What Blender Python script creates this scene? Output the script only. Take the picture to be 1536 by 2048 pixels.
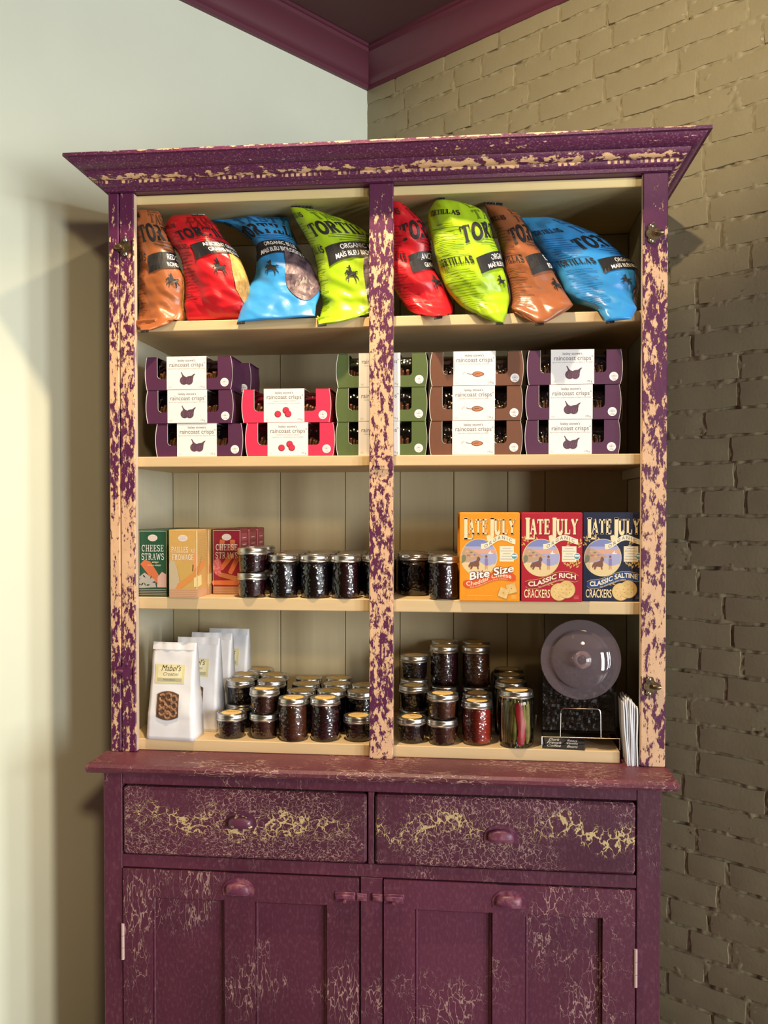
import bpy, bmesh, math, random
from mathutils import Vector, Matrix, noise

# ---------------------------------------------------------------- scene, camera, light
SC = bpy.context.scene
for o in list(bpy.data.objects):
    bpy.data.objects.remove(o)
COL = SC.collection
R = math.radians

cam_d = bpy.data.cameras.new('camera')
cam = bpy.data.objects.new('camera', cam_d)
COL.objects.link(cam)
cam_d.sensor_fit = 'VERTICAL'
cam_d.sensor_height = 24.0
cam_d.lens = 24.0 * 1793.0 / 2048.0
cam_d.shift_y = 28.65 / 2048.0
cam_d.clip_start = 0.02
cam.location = (0.219, -1.992, 1.5)
cam.rotation_euler = (R(90 - 1.04), 0, R(6.0))
SC.camera = cam

SC.view_settings.view_transform = 'Standard'
SC.view_settings.look = 'None'
SC.view_settings.gamma = 1.0
SC.view_settings.use_curve_mapping = False
SC.view_settings.exposure = 0.0

world = bpy.data.worlds.new('room_light')
SC.world = world
world.use_nodes = True
bg = world.node_tree.nodes.get('Background') or world.node_tree.nodes.new('ShaderNodeBackground')
bg.inputs['Color'].default_value = (1.0, 0.72, 0.40, 1)
bg.inputs['Strength'].default_value = 0.065


def aim(o, target):
    d = Vector(target) - o.location
    o.rotation_euler = d.to_track_quat('-Z', 'Y').to_euler()


def spot(name, loc, target, power, size_deg, blend, col, radius):
    l = bpy.data.lights.new(name, 'SPOT')
    l.energy = power
    l.color = col
    l.spot_size = R(size_deg)
    l.spot_blend = blend
    l.shadow_soft_size = radius
    o = bpy.data.objects.new(name, l)
    COL.objects.link(o)
    o.location = loc
    aim(o, target)
    return o


def window_light(name, loc, target, w, h, power, col):
    l = bpy.data.lights.new(name, 'AREA')
    l.shape = 'RECTANGLE'
    l.size = w
    l.size_y = h
    l.energy = power
    l.color = col
    o = bpy.data.objects.new(name, l)
    COL.objects.link(o)
    o.location = loc
    aim(o, target)
    return o


# three warm ceiling track heads and a shop window behind and to the right of the camera
spot('track_lamp_far', (0.10, -3.05, 2.98), (0.60, 0.3, 2.78), 520, 27, 1.0, (1.0, 0.80, 0.54), 0.03)
spot('track_lamp_near', (-0.08, -0.44, 2.97), (-0.05, -0.04, 1.0), 148, 96, 0.8, (1.0, 0.75, 0.46), 0.025)
spot('track_lamp_side', (0.95, -3.3, 2.85), (-0.95, 0.35, 1.25), 150, 42, 0.9, (1.0, 0.74, 0.42), 0.16)
for i, ang in enumerate((42, 51.5, 61)):
    window_light('window_daylight_%d' % i,
                 (-0.6 + 6.3 * math.sin(R(ang)), 0.1 - 6.3 * math.cos(R(ang)), 1.5),
                 (-0.8, 0.2, 1.6), 0.5, 2.2, 106, (0.93, 0.98, 1.0))

# ---------------------------------------------------------------- helpers: materials
class NT:
    def __init__(s, name):
        s.m = bpy.data.materials.new(name)
        s.m.use_nodes = True
        s.t = s.m.node_tree
        s.b = s.t.nodes['Principled BSDF']

    def n(s, typ, ins=None, **props):
        nd = s.t.nodes.new('ShaderNode' + typ)
        for k, v in props.items():
            setattr(nd, k, v)
        for k, v in (ins or {}).items():
            if hasattr(v, 'is_output'):
                s.t.links.new(v, nd.inputs[k])
            else:
                nd.inputs[k].default_value = v
        return nd

    def link(s, a, b):
        s.t.links.new(a, b)

    def setp(s, **k):
        for a, v in k.items():
            key = {'col': 'Base Color', 'rough': 'Roughness', 'metal': 'Metallic', 'normal': 'Normal',
                   'spec': 'Specular IOR Level', 'coat': 'Coat Weight', 'trans': 'Transmission Weight', 'alpha': 'Alpha',
                   'coatrough': 'Coat Roughness', 'ior': 'IOR'}[a]
            if hasattr(v, 'is_output'):
                s.link(v, s.b.inputs[key])
            else:
                s.b.inputs[key].default_value = v
        return s.m

    def coords(s, scale=(1, 1, 1), loc=(0, 0, 0), rot=(0, 0, 0)):
        tc = s.n('TexCoord')
        mp = s.n('Mapping', {'Vector': tc.outputs['Object'], 'Scale': scale, 'Location': loc, 'Rotation': rot})
        return mp.outputs['Vector']

    def noise(s, vec, scale, detail=4, rough=0.55, out='Fac'):
        nd = s.n('TexNoise', {'Vector': vec, 'Scale': scale, 'Detail': detail, 'Roughness': rough})
        return nd.outputs['Color' if out == 'Color' else 0]

    def ramp(s, fac, lo, hi, smooth=False):
        nd = s.n('MapRange', {'Value': fac, 'From Min': lo, 'From Max': hi, 'To Min': 0.0, 'To Max': 1.0})
        if smooth:
            nd.interpolation_type = 'SMOOTHSTEP'
        return nd.outputs[0]

    def math(s, op, a, b=None):
        nd = s.n('Math', operation=op)
        for i, v in enumerate((a, b)):
            if v is None:
                continue
            if hasattr(v, 'is_output'):
                s.link(v, nd.inputs[i])
            else:
                nd.inputs[i].default_value = v
        if op in ('ADD', 'SUBTRACT'):
            pass
        return nd.outputs[0]

    def mix(s, fac, a, b):
        nd = s.n('Mix', data_type='RGBA')
        for k, v in ((0, fac), (6, a), (7, b)):
            if hasattr(v, 'is_output'):
                s.link(v, nd.inputs[k])
            else:
                nd.inputs[k].default_value = (v if k == 0 else (*v, 1) if len(v) == 3 else v)
        return nd.outputs[2]

    def bump(s, h, strength=0.3, dist=0.002):
        nd = s.n('Bump', {'Height': h, 'Strength': strength, 'Distance': dist})
        return nd.outputs[0]


MAT = {}


def plain(name, col, rough=0.6, metal=0.0, coat=0.0, spec=0.5):
    if name in MAT:
        return MAT[name]
    t = NT(name)
    t.setp(col=(*col, 1), rough=rough, metal=metal, coat=coat, spec=spec)
    MAT[name] = t.m
    return t.m


def card(name, col, rough=0.5):
    """printed carton: faint fibre mottling"""
    if name in MAT:
        return MAT[name]
    t = NT(name)
    n = t.noise(t.coords(), 90, 3)
    c = t.mix(n, tuple(x * 0.9 for x in col), tuple(min(1, x * 1.08) for x in col))
    t.setp(col=c, rough=rough)
    MAT[name] = t.m
    return t.m


PURPLE = (0.125, 0.022, 0.075)
PLUM = (0.102, 0.022, 0.046)
PURPLE_D = (0.075, 0.012, 0.055)
TAN = (0.74, 0.47, 0.26)


def chipped_paint(name, density=0.5, zstretch=0.45, scale=60, seed=0.0):
    """purple paint flaking off to tan undercoat in blotches"""
    t = NT(name)
    v = t.coords((1, 1, zstretch), (seed, seed * 0.7, seed * 1.3))
    n = t.noise(v, scale, 8, 0.70)
    big = t.noise(t.coords((1, 1, 0.7), (seed, 3, seed)), 5.5, 3, 0.5)
    big2 = t.ramp(big, 0.32, 0.68)
    # paint survives better right under the cornice
    sep = t.n('SeparateXYZ', {'Vector': t.coords()})
    top = t.ramp(sep.outputs[2], 2.02, 2.20)
    thr = t.math('ADD', t.math('MULTIPLY', big2, -0.16), 0.60 - 0.18 * (density - 0.5))
    thr = t.math('ADD', thr, t.math('MULTIPLY', top, 0.16))
    d = t.math('SUBTRACT', n, thr)
    mask = t.ramp(d, 0.0, 0.025)
    fine = t.noise(v, 260, 3)
    pur = t.mix(fine, PURPLE_D, tuple(c * 0.95 for c in PURPLE))
    tan = t.mix(t.noise(t.coords(), 35, 4), (0.58, 0.34, 0.21), (0.82, 0.53, 0.31))
    c = t.mix(mask, pur, tan)
    rough = t.mix(mask, (0.42,) * 3, (0.8,) * 3)
    t.setp(col=c, rough=rough, normal=t.bump(t.math('ADD', t.math('MULTIPLY', mask, -1.0), t.math('MULTIPLY', fine, 0.25)), 0.6, 0.0015))
    return t.m


def cornice_paint():
    """purple moulding, worn specks, bare band with square flakes along the lower bead"""
    t = NT('cornice_paint')
    v = t.coords((0.55, 1, 1))
    sep = t.n('SeparateXYZ', {'Vector': t.coords()})
    z = sep.outputs[2]
    n = t.noise(v, 75, 7, 0.65)
    big = t.noise(t.coords((0.6, 1, 1), (2, 0, 0)), 4.0, 3)
    # band close to the lower bead
    dz = t.math('ABSOLUTE', t.math('SUBTRACT', z, 2.2505))
    band = t.ramp(dz, 0.011, 0.001)
    edge = t.ramp(t.math('ABSOLUTE', t.math('SUBTRACT', z, 2.2915)), 0.003, 0.0)
    thr = t.math('SUBTRACT', 0.70, t.math('MULTIPLY', band, 0.18))
    thr = t.math('SUBTRACT', thr, t.math('MULTIPLY', edge, 0.20))
    thr = t.math('SUBTRACT', thr, t.math('MULTIPLY', t.ramp(big, 0.42, 0.7), 0.08))
    m1 = t.ramp(t.math('SUBTRACT', n, thr), 0.0, 0.02)
    # square flakes
    wv = t.math('PINGPONG', t.math('ADD', sep.outputs[0], t.math('MULTIPLY', t.noise(t.coords(), 40, 2), 0.008)), 0.0065)
    sq = t.ramp(wv, 0.0026, 0.0032)
    dz2 = t.math('ABSOLUTE', t.math('SUBTRACT', z, 2.2445))
    row = t.math('MULTIPLY', sq, t.ramp(dz2, 0.0036, 0.0028))
    some = t.ramp(t.noise(t.coords((1, 0, 0)), 14, 3), 0.47, 0.52)
    m2 = t.math('MULTIPLY', row, some)
    m = t.math('MAXIMUM', m1, m2)
    fine = t.noise(t.coords(), 230, 3)
    pur = t.mix(t.ramp(fine, 0.35, 0.7), PURPLE_D, (0.13, 0.026, 0.075))
    speck = t.ramp(t.noise(t.coords((0.7, 1, 1)), 300, 4), 0.56, 0.68)
    pur = t.mix(t.math('MULTIPLY', speck, 0.5), pur, (0.42, 0.22, 0.28))
    c = t.mix(m, pur, TAN)
    t.setp(col=c, rough=0.45, normal=t.bump(t.math('ADD', t.math('MULTIPLY', m, -1), t.math('MULTIPLY', fine, 0.4)), 0.5, 0.0012))
    return t.m


def crackle_paint(name, zs=1.0, xs=1.0, cell=95, amount=0.5, wide=0.0, zc=0.8, seed=0.0, base=PLUM):
    """purple crackle glaze: thin pale cracks in patches, optionally wide yellow tears round height zc"""
    t = NT(name)
    v0 = t.coords((xs, 1, zs), (seed, seed * 2, seed * 3))
    warp = t.noise(v0, 38, 3, 0.6, 'Color')
    wv = t.n('VectorMath', {0: warp, 1: (0.5, 0.5, 0.5)}, operation='SUBTRACT')
    wv = t.n('VectorMath', {0: wv.outputs[0]}, operation='SCALE')
    wv.inputs['Scale'].default_value = 0.045
    v = t.n('VectorMath', {0: v0, 1: wv.outputs[0]}, operation='ADD').outputs[0]
    vo = t.n('TexVoronoi', {'Vector': v, 'Scale': cell}, feature='DISTANCE_TO_EDGE')
    patch = t.noise(t.coords((1, 1, 0.7), (seed, 1, 2)), 7.0, 4, 0.6)
    pm = t.ramp(patch, 0.62 - 0.3 * amount, 0.78 - 0.3 * amount)
    width = t.math('MULTIPLY', pm, 0.05)
    line = t.math('MULTIPLY', t.ramp(t.math('SUBTRACT', width, vo.outputs['Distance']), -0.01, 0.02), pm)
    fine = t.noise(t.coords((1, 1, 0.5)), 180, 4)
    large = t.noise(t.coords((1, 1, 0.6), (seed, 5, 5)), 3.0, 3)
    pur = t.mix(t.ramp(large, 0.3, 0.7), tuple(c * 0.72 for c in base), tuple(c * 1.25 for c in base))
    pur = t.mix(t.math('MULTIPLY', t.ramp(fine, 0.5, 0.8), 0.25), pur, (0.36, 0.16, 0.20))
    c = t.mix(t.math('MULTIPLY', line, 0.8), pur, (0.50, 0.30, 0.26))
    h = t.math('MULTIPLY', line, -1.0)
    if wide > 0:
        vo2 = t.n('TexVoronoi', {'Vector': v, 'Scale': cell * 0.55}, feature='DISTANCE_TO_EDGE')
        sep = t.n('SeparateXYZ', {'Vector': t.coords()})
        wob = t.math('MULTIPLY', t.math('SUBTRACT', t.noise(t.coords((1, 0, 0), (seed, 0, 0)), 9, 3), 0.5), 0.15)
        zz = t.math('ABSOLUTE', t.math('SUBTRACT', sep.outputs[2], t.math('ADD', wob, zc)))
        band = t.ramp(zz, 0.040, 0.002)
        sel = t.ramp(t.noise(t.coords((1, 1, 1), (seed, 9, 1)), 6, 3), 0.40, 0.62)
        w2 = t.math('MULTIPLY', t.math('MULTIPLY', band, sel), 0.13 * wide)
        l2 = t.ramp(t.math('SUBTRACT', w2, vo2.outputs['Distance']), -0.004, 0.02)
        l2 = t.math('MULTIPLY', l2, t.ramp(band, 0.05, 0.3))
        c = t.mix(l2, c, (0.70, 0.50, 0.24))
        h = t.math('SUBTRACT', h, t.math('MULTIPLY', l2, 1.3))
    h = t.math('ADD', h, t.math('MULTIPLY', fine, 0.35))
    t.setp(col=c, rough=0.48, normal=t.bump(h, 0.7, 0.0016))
    return t.m


def wood_edge(name, a, b, dirt=0.5):
    t = NT(name)
    v = t.coords((0.12, 1, 1))
    n = t.noise(v, 60, 5, 0.6)
    c = t.mix(n, a, b)
    sp = t.ramp(t.noise(t.coords(), 55, 4, 0.6), 0.70, 0.76)
    c = t.mix(t.math('MULTIPLY', sp, dirt), c, (0.30, 0.17, 0.09))
    t.setp(col=c, rough=0.6, normal=t.bump(n, 0.25, 0.001))
    return t.m


def painted_board(name, a, b):
    """old cream paint on vertical boards: fine vertical streaks, dark knots"""
    t = NT(name)
    st = t.noise(t.coords((1, 1, 0.06)), 70, 5, 0.6)
    lg = t.noise(t.coords((1, 1, 0.5)), 3.5, 3)
    c = t.mix(t.math('MULTIPLY', t.math('ADD', st, lg), 0.5), a, b)
    dots = t.ramp(t.noise(t.coords((1, 1, 0.6), (4, 4, 4)), 30, 2), 0.76, 0.80)
    c = t.mix(t.math('MULTIPLY', dots, 0.6), c, (0.12, 0.06, 0.03))
    t.setp(col=c, rough=0.55, normal=t.bump(st, 0.25, 0.001))
    return t.m


def plaster(name, col):
    t = NT(name)
    n = t.noise(t.coords(), 6, 4)
    f = t.noise(t.coords(), 160, 3)
    c = t.mix(n, tuple(x * 0.95 for x in col), tuple(min(1, x * 1.03) for x in col))
    t.setp(col=c, rough=0.7, normal=t.bump(f, 0.08, 0.001))
    return t.m


def brick_paint(name, col):
    t = NT(name)
    n = t.noise(t.coords(), 14, 4)
    f = t.noise(t.coords(), 120, 5, 0.65)
    c = t.mix(n, tuple(x * 0.88 for x in col), tuple(min(1, x * 1.1) for x in col))
    t.setp(col=c, rough=0.42, normal=t.bump(f, 0.35, 0.0015))
    return t.m


def thin_glass(name, tint=(1, 1, 1), bumpy=0.0, refl=1.0, rough=0.03, body=0.0, bodycol=(0.6, 0.5, 0.6)):
    """clear glass wall: passes light straight on, mirrors by Fresnel"""
    t = NT(name)
    t.t.nodes.remove(t.b)
    out = [n for n in t.t.nodes if n.type == 'OUTPUT_MATERIAL'][0]
    tr = t.n('BsdfTransparent', {'Color': (*tint, 1)})
    gl = t.n('BsdfGlossy', {'Color': (1, 1, 1, 1), 'Roughness': rough})
    fr = t.n('Fresnel', {'IOR': 1.5})
    if bumpy > 0:
        vo = t.n('TexVoronoi', {'Vector': t.coords(), 'Scale': 150.0}, feature='F1')
        b = t.bump(vo.outputs['Distance'], bumpy, 0.004)
        t.link(b, gl.inputs['Normal'])
    fac = t.math('MULTIPLY', fr.outputs[0], refl)
    mx = t.n('MixShader')
    t.link(fac, mx.inputs[0])
    t.link(tr.outputs[0], mx.inputs[1])
    t.link(gl.outputs[0], mx.inputs[2])
    res = mx.outputs[0]
    if body > 0:
        df = t.n('BsdfTranslucent', {'Color': (*bodycol, 1)})
        d2 = t.n('BsdfDiffuse', {'Color': (*bodycol, 1)})
        ad = t.n('MixShader', {0: 0.6})
        t.link(df.outputs[0], ad.inputs[1])
        t.link(d2.outputs[0], ad.inputs[2])
        m2 = t.n('MixShader', {0: body})
        t.link(res, m2.inputs[1])
        t.link(ad.outputs[0], m2.inputs[2])
        res = m2.outputs[0]
    t.link(res, out.inputs['Surface'])
    return t.m


def foil(name, col):
    """printed plastic film of a chip bag"""
    t = NT(name)
    n = t.noise(t.coords(), 9, 3)
    c = t.mix(n, tuple(x * 0.85 for x in col), tuple(min(1, x * 1.15) for x in col))
    f = t.noise(t.coords(), 60, 4, 0.6)
    t.setp(col=c, rough=0.33, spec=0.5, normal=t.bump(f, 0.25, 0.002))
    return t.m


def mottled(name, a, b, scale=60, rough=0.6, bump=0.5, lo=0.35, hi=0.65):
    if name in MAT:
        return MAT[name]
    t = NT(name)
    n = t.noise(t.coords(), scale, 4, 0.6)
    c = t.mix(t.ramp(n, lo, hi), a, b)
    t.setp(col=c, rough=rough, normal=t.bump(n, bump, 0.003))
    MAT[name] = t.m
    return t.m


# ---------------------------------------------------------------- helpers: geometry
class MB:
    def __init__(s):
        s.v, s.f, s.mi = [], [], []

    def add(s, vs, fs, mi=0):
        o = len(s.v)
        s.v += [tuple(p) for p in vs]
        for f in fs:
            s.f.append([i + o for i in f])
            s.mi.append(mi)

    def box(s, x0, x1, y0, y1, z0, z1, c=0.0, mi=0):
        if c <= 0:
            vs = [(x, y, z) for x in (x0, x1) for y in (y0, y1) for z in (z0, z1)]
            s.add(vs, [(0, 1, 3, 2), (4, 6, 7, 5), (0, 4, 5, 1), (2, 3, 7, 6), (0, 2, 6, 4), (1, 5, 7, 3)], mi)
            return
        lo, hi = (x0, y0, z0), (x1, y1, z1)
        vs, idx = [], {}
        for sx in (0, 1):
            for sy in (0, 1):
                for sz in (0, 1):
                    sg = (sx, sy, sz)
                    for a in range(3):
                        p = []
                        for k in range(3):
                            e = hi[k] if sg[k] else lo[k]
                            if k != a:
                                e += -c if sg[k] else c
                            p.append(e)
                        idx[(sg, a)] = len(vs)
                        vs.append(p)
        fs = []
        for a in range(3):
            b, d = (a + 1) % 3, (a + 2) % 3
            for sa in (0, 1):
                q = []
                for (sb, sd) in ((0, 0), (1, 0), (1, 1), (0, 1)):
                    sg = [0, 0, 0]
                    sg[a], sg[b], sg[d] = sa, sb, sd
                    q.append(idx[(tuple(sg), a)])
                fs.append(q)
            for sb in (0, 1):
                for sd in (0, 1):
                    q = []
                    for sa, ax in ((0, b), (1, b), (1, d), (0, d)):
                        sg = [0, 0, 0]
                        sg[a], sg[b], sg[d] = sa, sb, sd
                        q.append(idx[(tuple(sg), ax)])
                    fs.append(q)
        for sx in (0, 1):
            for sy in (0, 1):
                for sz in (0, 1):
                    fs.append([idx[((sx, sy, sz), a)] for a in range(3)])
        s.add(vs, fs, mi)

    def lathe(s, prof, n=28, at=(0, 0, 0), mi=0, M=None):
        vs, fs, rings = [], [], []
        for (r, z) in prof:
            if r < 1e-6:
                rings.append([len(vs)])
                vs.append((0, 0, z))
            else:
                rings.append(list(range(len(vs), len(vs) + n)))
                vs += [(r * math.cos(2 * math.pi * i / n), r * math.sin(2 * math.pi * i / n), z) for i in range(n)]
        for a, b in zip(rings, rings[1:]):
            for i in range(n):
                j = (i + 1) % n
                if len(a) == 1 and len(b) == 1:
                    continue
                if len(a) == 1:
                    fs.append((a[0], b[i], b[j]))
                elif len(b) == 1:
                    fs.append((a[i], a[j], b[0]))
                else:
                    fs.append((a[i], a[j], b[j], b[i]))
        if M is not None:
            vs = [tuple(M @ Vector(p)) for p in vs]
        vs = [(p[0] + at[0], p[1] + at[1], p[2] + at[2]) for p in vs]
        s.add(vs, fs, mi)

    def tube(s, pts, r, n=8, mi=0, cap=True):
        pts = [Vector(p) for p in pts]
        rr = r if isinstance(r, (list, tuple)) else [r] * len(pts)
        vs, fs = [], []
        up = Vector((0, 0, 1))
        for i, p in enumerate(pts):
            d = (pts[min(i + 1, len(pts) - 1)] - pts[max(i - 1, 0)]).normalized()
            u = d.cross(up if abs(d.z) < 0.95 else Vector((1, 0, 0))).normalized()
            w = d.cross(u)
            vs += [p + rr[i] * (math.cos(2 * math.pi * k / n) * u + math.sin(2 * math.pi * k / n) * w) for k in range(n)]
        for i in range(len(pts) - 1):
            for k in range(n):
                a, b = i * n + k, i * n + (k + 1) % n
                fs.append((a, b, b + n, a + n))
        if cap:
            fs.append(tuple(range(n)))
            fs.append(tuple(range((len(pts) - 1) * n, len(pts) * n)))
        s.add(vs, fs, mi)

    def prism(s, poly, d0, d1, axis='y', mi=0):
        """poly of (a,b) extruded from d0 to d1: axis y -> (a, d, b); x -> (d, a, b); z -> (a, b, d)"""
        n = len(poly)

        def P(a, b, d):
            return {'y': (a, d, b), 'x': (d, a, b), 'z': (a, b, d)}[axis]
        vs = [P(a, b, d0) for a, b in poly] + [P(a, b, d1) for a, b in poly]
        fs = [tuple(range(n)), tuple(range(2 * n - 1, n - 1, -1))]
        fs += [(i, (i + 1) % n, (i + 1) % n + n, i + n) for i in range(n)]
        s.add(vs, fs, mi)

    def mesh(s, name, mats, smooth=False, recalc=True):
        me = bpy.data.meshes.new(name)
        me.from_pydata([tuple(p) for p in s.v], [], s.f)
        for m in (mats if isinstance(mats, (list, tuple)) else [mats]):
            me.materials.append(m)
        for p, i in zip(me.polygons, s.mi):
            p.material_index = i
        if recalc:
            b = bmesh.new()
            b.from_mesh(me)
            bmesh.ops.recalc_face_normals(b, faces=b.faces)
            b.to_mesh(me)
            b.free()
        if smooth:
            me.polygons.foreach_set('use_smooth', [True] * len(me.polygons))
            if smooth != 'all':
                me.set_sharp_from_angle(angle=R(38))
        me.update()
        return me


def link(name, data, parent=None, loc=(0, 0, 0), rot=(0, 0, 0)):
    o = bpy.data.objects.new(name, data)
    COL.objects.link(o)
    o.location = loc
    o.rotation_euler = rot
    if parent is not None:
        o.parent = parent
    return o


def part(name, mb, mats, parent, smooth=False, label=None, loc=(0, 0, 0), rot=(0, 0, 0)):
    me = mb if isinstance(mb, bpy.types.Mesh) else mb.mesh(name, mats, smooth)
    o = link(name, me, parent, loc, rot)
    if label:
        o['label'] = label
    return o


def tag(o, label, cat, group=None):
    o['label'] = label
    o['category'] = cat
    if group:
        o['group'] = group
    return o


def thing(name, label, cat, loc=(0, 0, 0), rz=0.0, group=None):
    o = link(name, None, None, loc, (0, 0, rz))
    o.empty_display_size = 0.03
    return tag(o, label, cat, group)


def dup(root, loc=None, rz=None, label=None, group=None):
    r = root.copy()
    COL.objects.link(r)
    if loc is not None:
        r.location = loc
    if rz is not None:
        r.rotation_euler = (0, 0, rz)
    if label:
        r['label'] = label
    if group:
        r['group'] = group
    for ch in KIDS(root):
        c = ch.copy()
        COL.objects.link(c)
        c.parent = r
        for g in KIDS(ch):
            d = g.copy()
            COL.objects.link(d)
            d.parent = c
    return r


def KIDS(o):
    return [c for c in bpy.data.objects if c.parent == o]


def structure(o):
    o['kind'] = 'structure'
    return o


# ---------------------------------------------------------------- helpers: lettering and print
_TX = {}


def sans(body, size=1.0, offset=0.0, xs=1.0, shear=0.0, align='C'):
    key = (body, round(offset, 4), shear)
    if key not in _TX:
        cu = bpy.data.curves.new('t', 'FONT')
        cu.body = body
        cu.size = 1.0
        cu.resolution_u = 3
        cu.offset = offset
        cu.shear = shear
        cu.fill_mode = 'BOTH'
        ob = bpy.data.objects.new('t', cu)
        me = bpy.data.meshes.new_from_object(ob)
        vs = [(v.co.x, v.co.y) for v in me.vertices]
        fs = [tuple(p.vertices) for p in me.polygons]
        bpy.data.objects.remove(ob)
        bpy.data.curves.remove(cu)
        bpy.data.meshes.remove(me)
        _TX[key] = (vs, fs)
    vs, fs = _TX[key]
    if not vs:
        return [], []
    x0, x1 = min(v[0] for v in vs), max(v[0] for v in vs)
    dx = {'C': -(x0 + x1) / 2, 'L': -x0, 'R': -x1}[align]
    return [((x + dx) * size * xs, y * size) for x, y in vs], fs


def arc(cx, cy, rx, ry, a0, a1, n=12):
    return [(cx + rx * math.cos(R(a0 + (a1 - a0) * i / n)), cy + ry * math.sin(R(a0 + (a1 - a0) * i / n))) for i in range(n + 1)]


SLAB = {  # width, thick strokes, thin strokes (serifs included); cap height 1
    'A': (.86, [[(.43, 1), (.74, 0)]], [[(.43, 1), (.12, 0)], [(.22, .34), (.64, .34)], [(0, .04), (.26, .04)], [(.56, .04), (.88, .04)]]),
    'C': (.78, [arc(.42, .5, .34, .46, 55, 305)], [[(.68, .64), (.68, .96)]]),
    'E': (.70, [[(.17, 0), (.17, 1)]], [[(0, .04), (.66, .04)], [(0, .96), (.64, .96)], [(.17, .52), (.48, .52)], [(.64, .04), (.64, .26)], [(.62, .74), (.62, .96)], [(.48, .40), (.48, .64)]]),
    'F': (.66, [[(.17, 0), (.17, 1)]], [[(0, .04), (.36, .04)], [(0, .96), (.64, .96)], [(.17, .52), (.48, .52)], [(.62, .74), (.62, .96)], [(.48, .40), (.48, .64)]]),
    'G': (.84, [arc(.42, .5, .34, .46, 55, 320), [(.70, .06), (.70, .42)]], [[(.50, .42), (.86, .42)], [(.68, .66), (.68, .96)]]),
    'H': (.86, [[(.17, 0), (.17, 1)], [(.68, 0), (.68, 1)]], [[(.17, .5), (.68, .5)]] + [[(x, y), (x + .34, y)] for x in (0, .51) for y in (.04, .96)]),
    'I': (.36, [[(.18, 0), (.18, 1)]], [[(.01, .04), (.35, .04)], [(.01, .96), (.35, .96)]]),
    'J': (.62, [[(.42, 1), (.42, .2), (.36, .05), (.22, .0), (.09, .07), (.07, .2)]], [[(.24, .96), (.60, .96)]]),
    'L': (.68, [[(.17, 0), (.17, 1)]], [[(0, .04), (.64, .04)], [(.62, .04), (.62, .32)], [(0, .96), (.34, .96)]]),
    'M': (1.0, [[(.15, 1), (.5, .1)], [(.84, 1), (.84, 0)]], [[(.15, 0), (.15, 1)], [(.5, .1), (.84, 1)], [(0, .04), (.3, .04)], [(.68, .04), (1, .04)], [(0, .96), (.18, .96)], [(.82, .96), (1, .96)]]),
    'N': (.86, [[(.15, 1), (.72, 0)]], [[(.15, 0), (.15, 1)], [(.72, 0), (.72, 1)], [(0, .04), (.30, .04)], [(.57, .96), (.87, .96)], [(0, .96), (.2, .96)]]),
    'O': (.86, [arc(.43, .5, .35, .46, 0, 360, 22)], []),
    'P': (.74, [[(.17, 0), (.17, 1)], arc(.36, .73, .28, .23, -90, 90)], [[(0, .04), (.36, .04)], [(0, .96), (.36, .96)], [(.17, .5), (.36, .5)]]),
    'R': (.84, [[(.17, 0), (.17, 1)], arc(.36, .73, .26, .23, -90, 90), [(.40, .5), (.70, .03)]], [[(0, .04), (.36, .04)], [(0, .96), (.36, .96)], [(.17, .5), (.40, .5)], [(.62, .04), (.86, .04)]]),
    'S': (.68, [arc(.34, .74, .25, .22, 40, 250, 9) + arc(.34, .27, .27, .23, 80, -140, 9)], [[(.56, .70), (.56, .96)], [(.10, .04), (.10, .32)]]),
    'T': (.80, [[(.4, 0), (.4, 1)]], [[(.02, .95), (.78, .95)], [(.22, .04), (.58, .04)], [(.05, .72), (.05, .96)], [(.75, .72), (.75, .96)]]),
    'U': (.84, [[(.17, 1), (.17, .30), (.23, .10), (.40, .03), (.55, .08), (.64, .24)]], [[(.66, .2), (.66, 1)], [(0, .96), (.34, .96)], [(.50, .96), (.82, .96)]]),
    'W': (1.1, [[(.1, 1), (.34, 0)], [(.55, .9), (.78, 0)]], [[(.34, 0), (.55, .9)], [(.78, 0), (1.0, 1)], [(-.04, .96), (.24, .96)], [(.86, .96), (1.12, .96)]]),
    'X': (.82, [[(.14, 1), (.68, 0)]], [[(.66, 1), (.14, 0)], [(0, .96), (.3, .96)], [(.54, .96), (.8, .96)], [(0, .04), (.28, .04)], [(.54, .04), (.84, .04)]]),
    'Y': (.82, [[(.13, 1), (.41, .46), (.41, 0)]], [[(.69, 1), (.41, .46)], [(0, .96), (.28, .96)], [(.56, .96), (.82, .96)], [(.24, .04), (.58, .04)]]),
}


def strip(pts, hw):
    vs, fs = [], []
    n = len(pts)
    for i, p in enumerate(pts):
        a, b = pts[max(0, i - 1)], pts[min(n - 1, i + 1)]
        dx, dy = b[0] - a[0], b[1] - a[1]
        L = math.hypot(dx, dy) or 1
        vs += [(p[0] - dy / L * hw, p[1] + dx / L * hw), (p[0] + dy / L * hw, p[1] - dx / L * hw)]
    for i in range(n - 1):
        fs.append((2 * i, 2 * i + 1, 2 * i + 3, 2 * i + 2))
    return vs, fs


def slab(body, size=1.0, thick=0.10, thin=0.045, xs=1.0, track=0.12):
    vs, fs, x = [], [], 0.0
    for ch in body:
        if ch == ' ':
            x += 0.45
            continue
        w, A, B = SLAB[ch]
        for lst, hw in ((A, thick), (B, thin)):
            for pl in lst:
                a, b = strip(pl, hw)
                o = len(vs)
                vs += [(p[0] + x, p[1]) for p in a]
                fs += [tuple(i + o for i in q) for q in b]
        x += w + track
    c = (x - track) / 2
    return [((p[0] - c) * size * xs, p[1] * size) for p in vs], fs


def poly2(pts):
    return list(pts), [tuple(range(len(pts)))]


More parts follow.
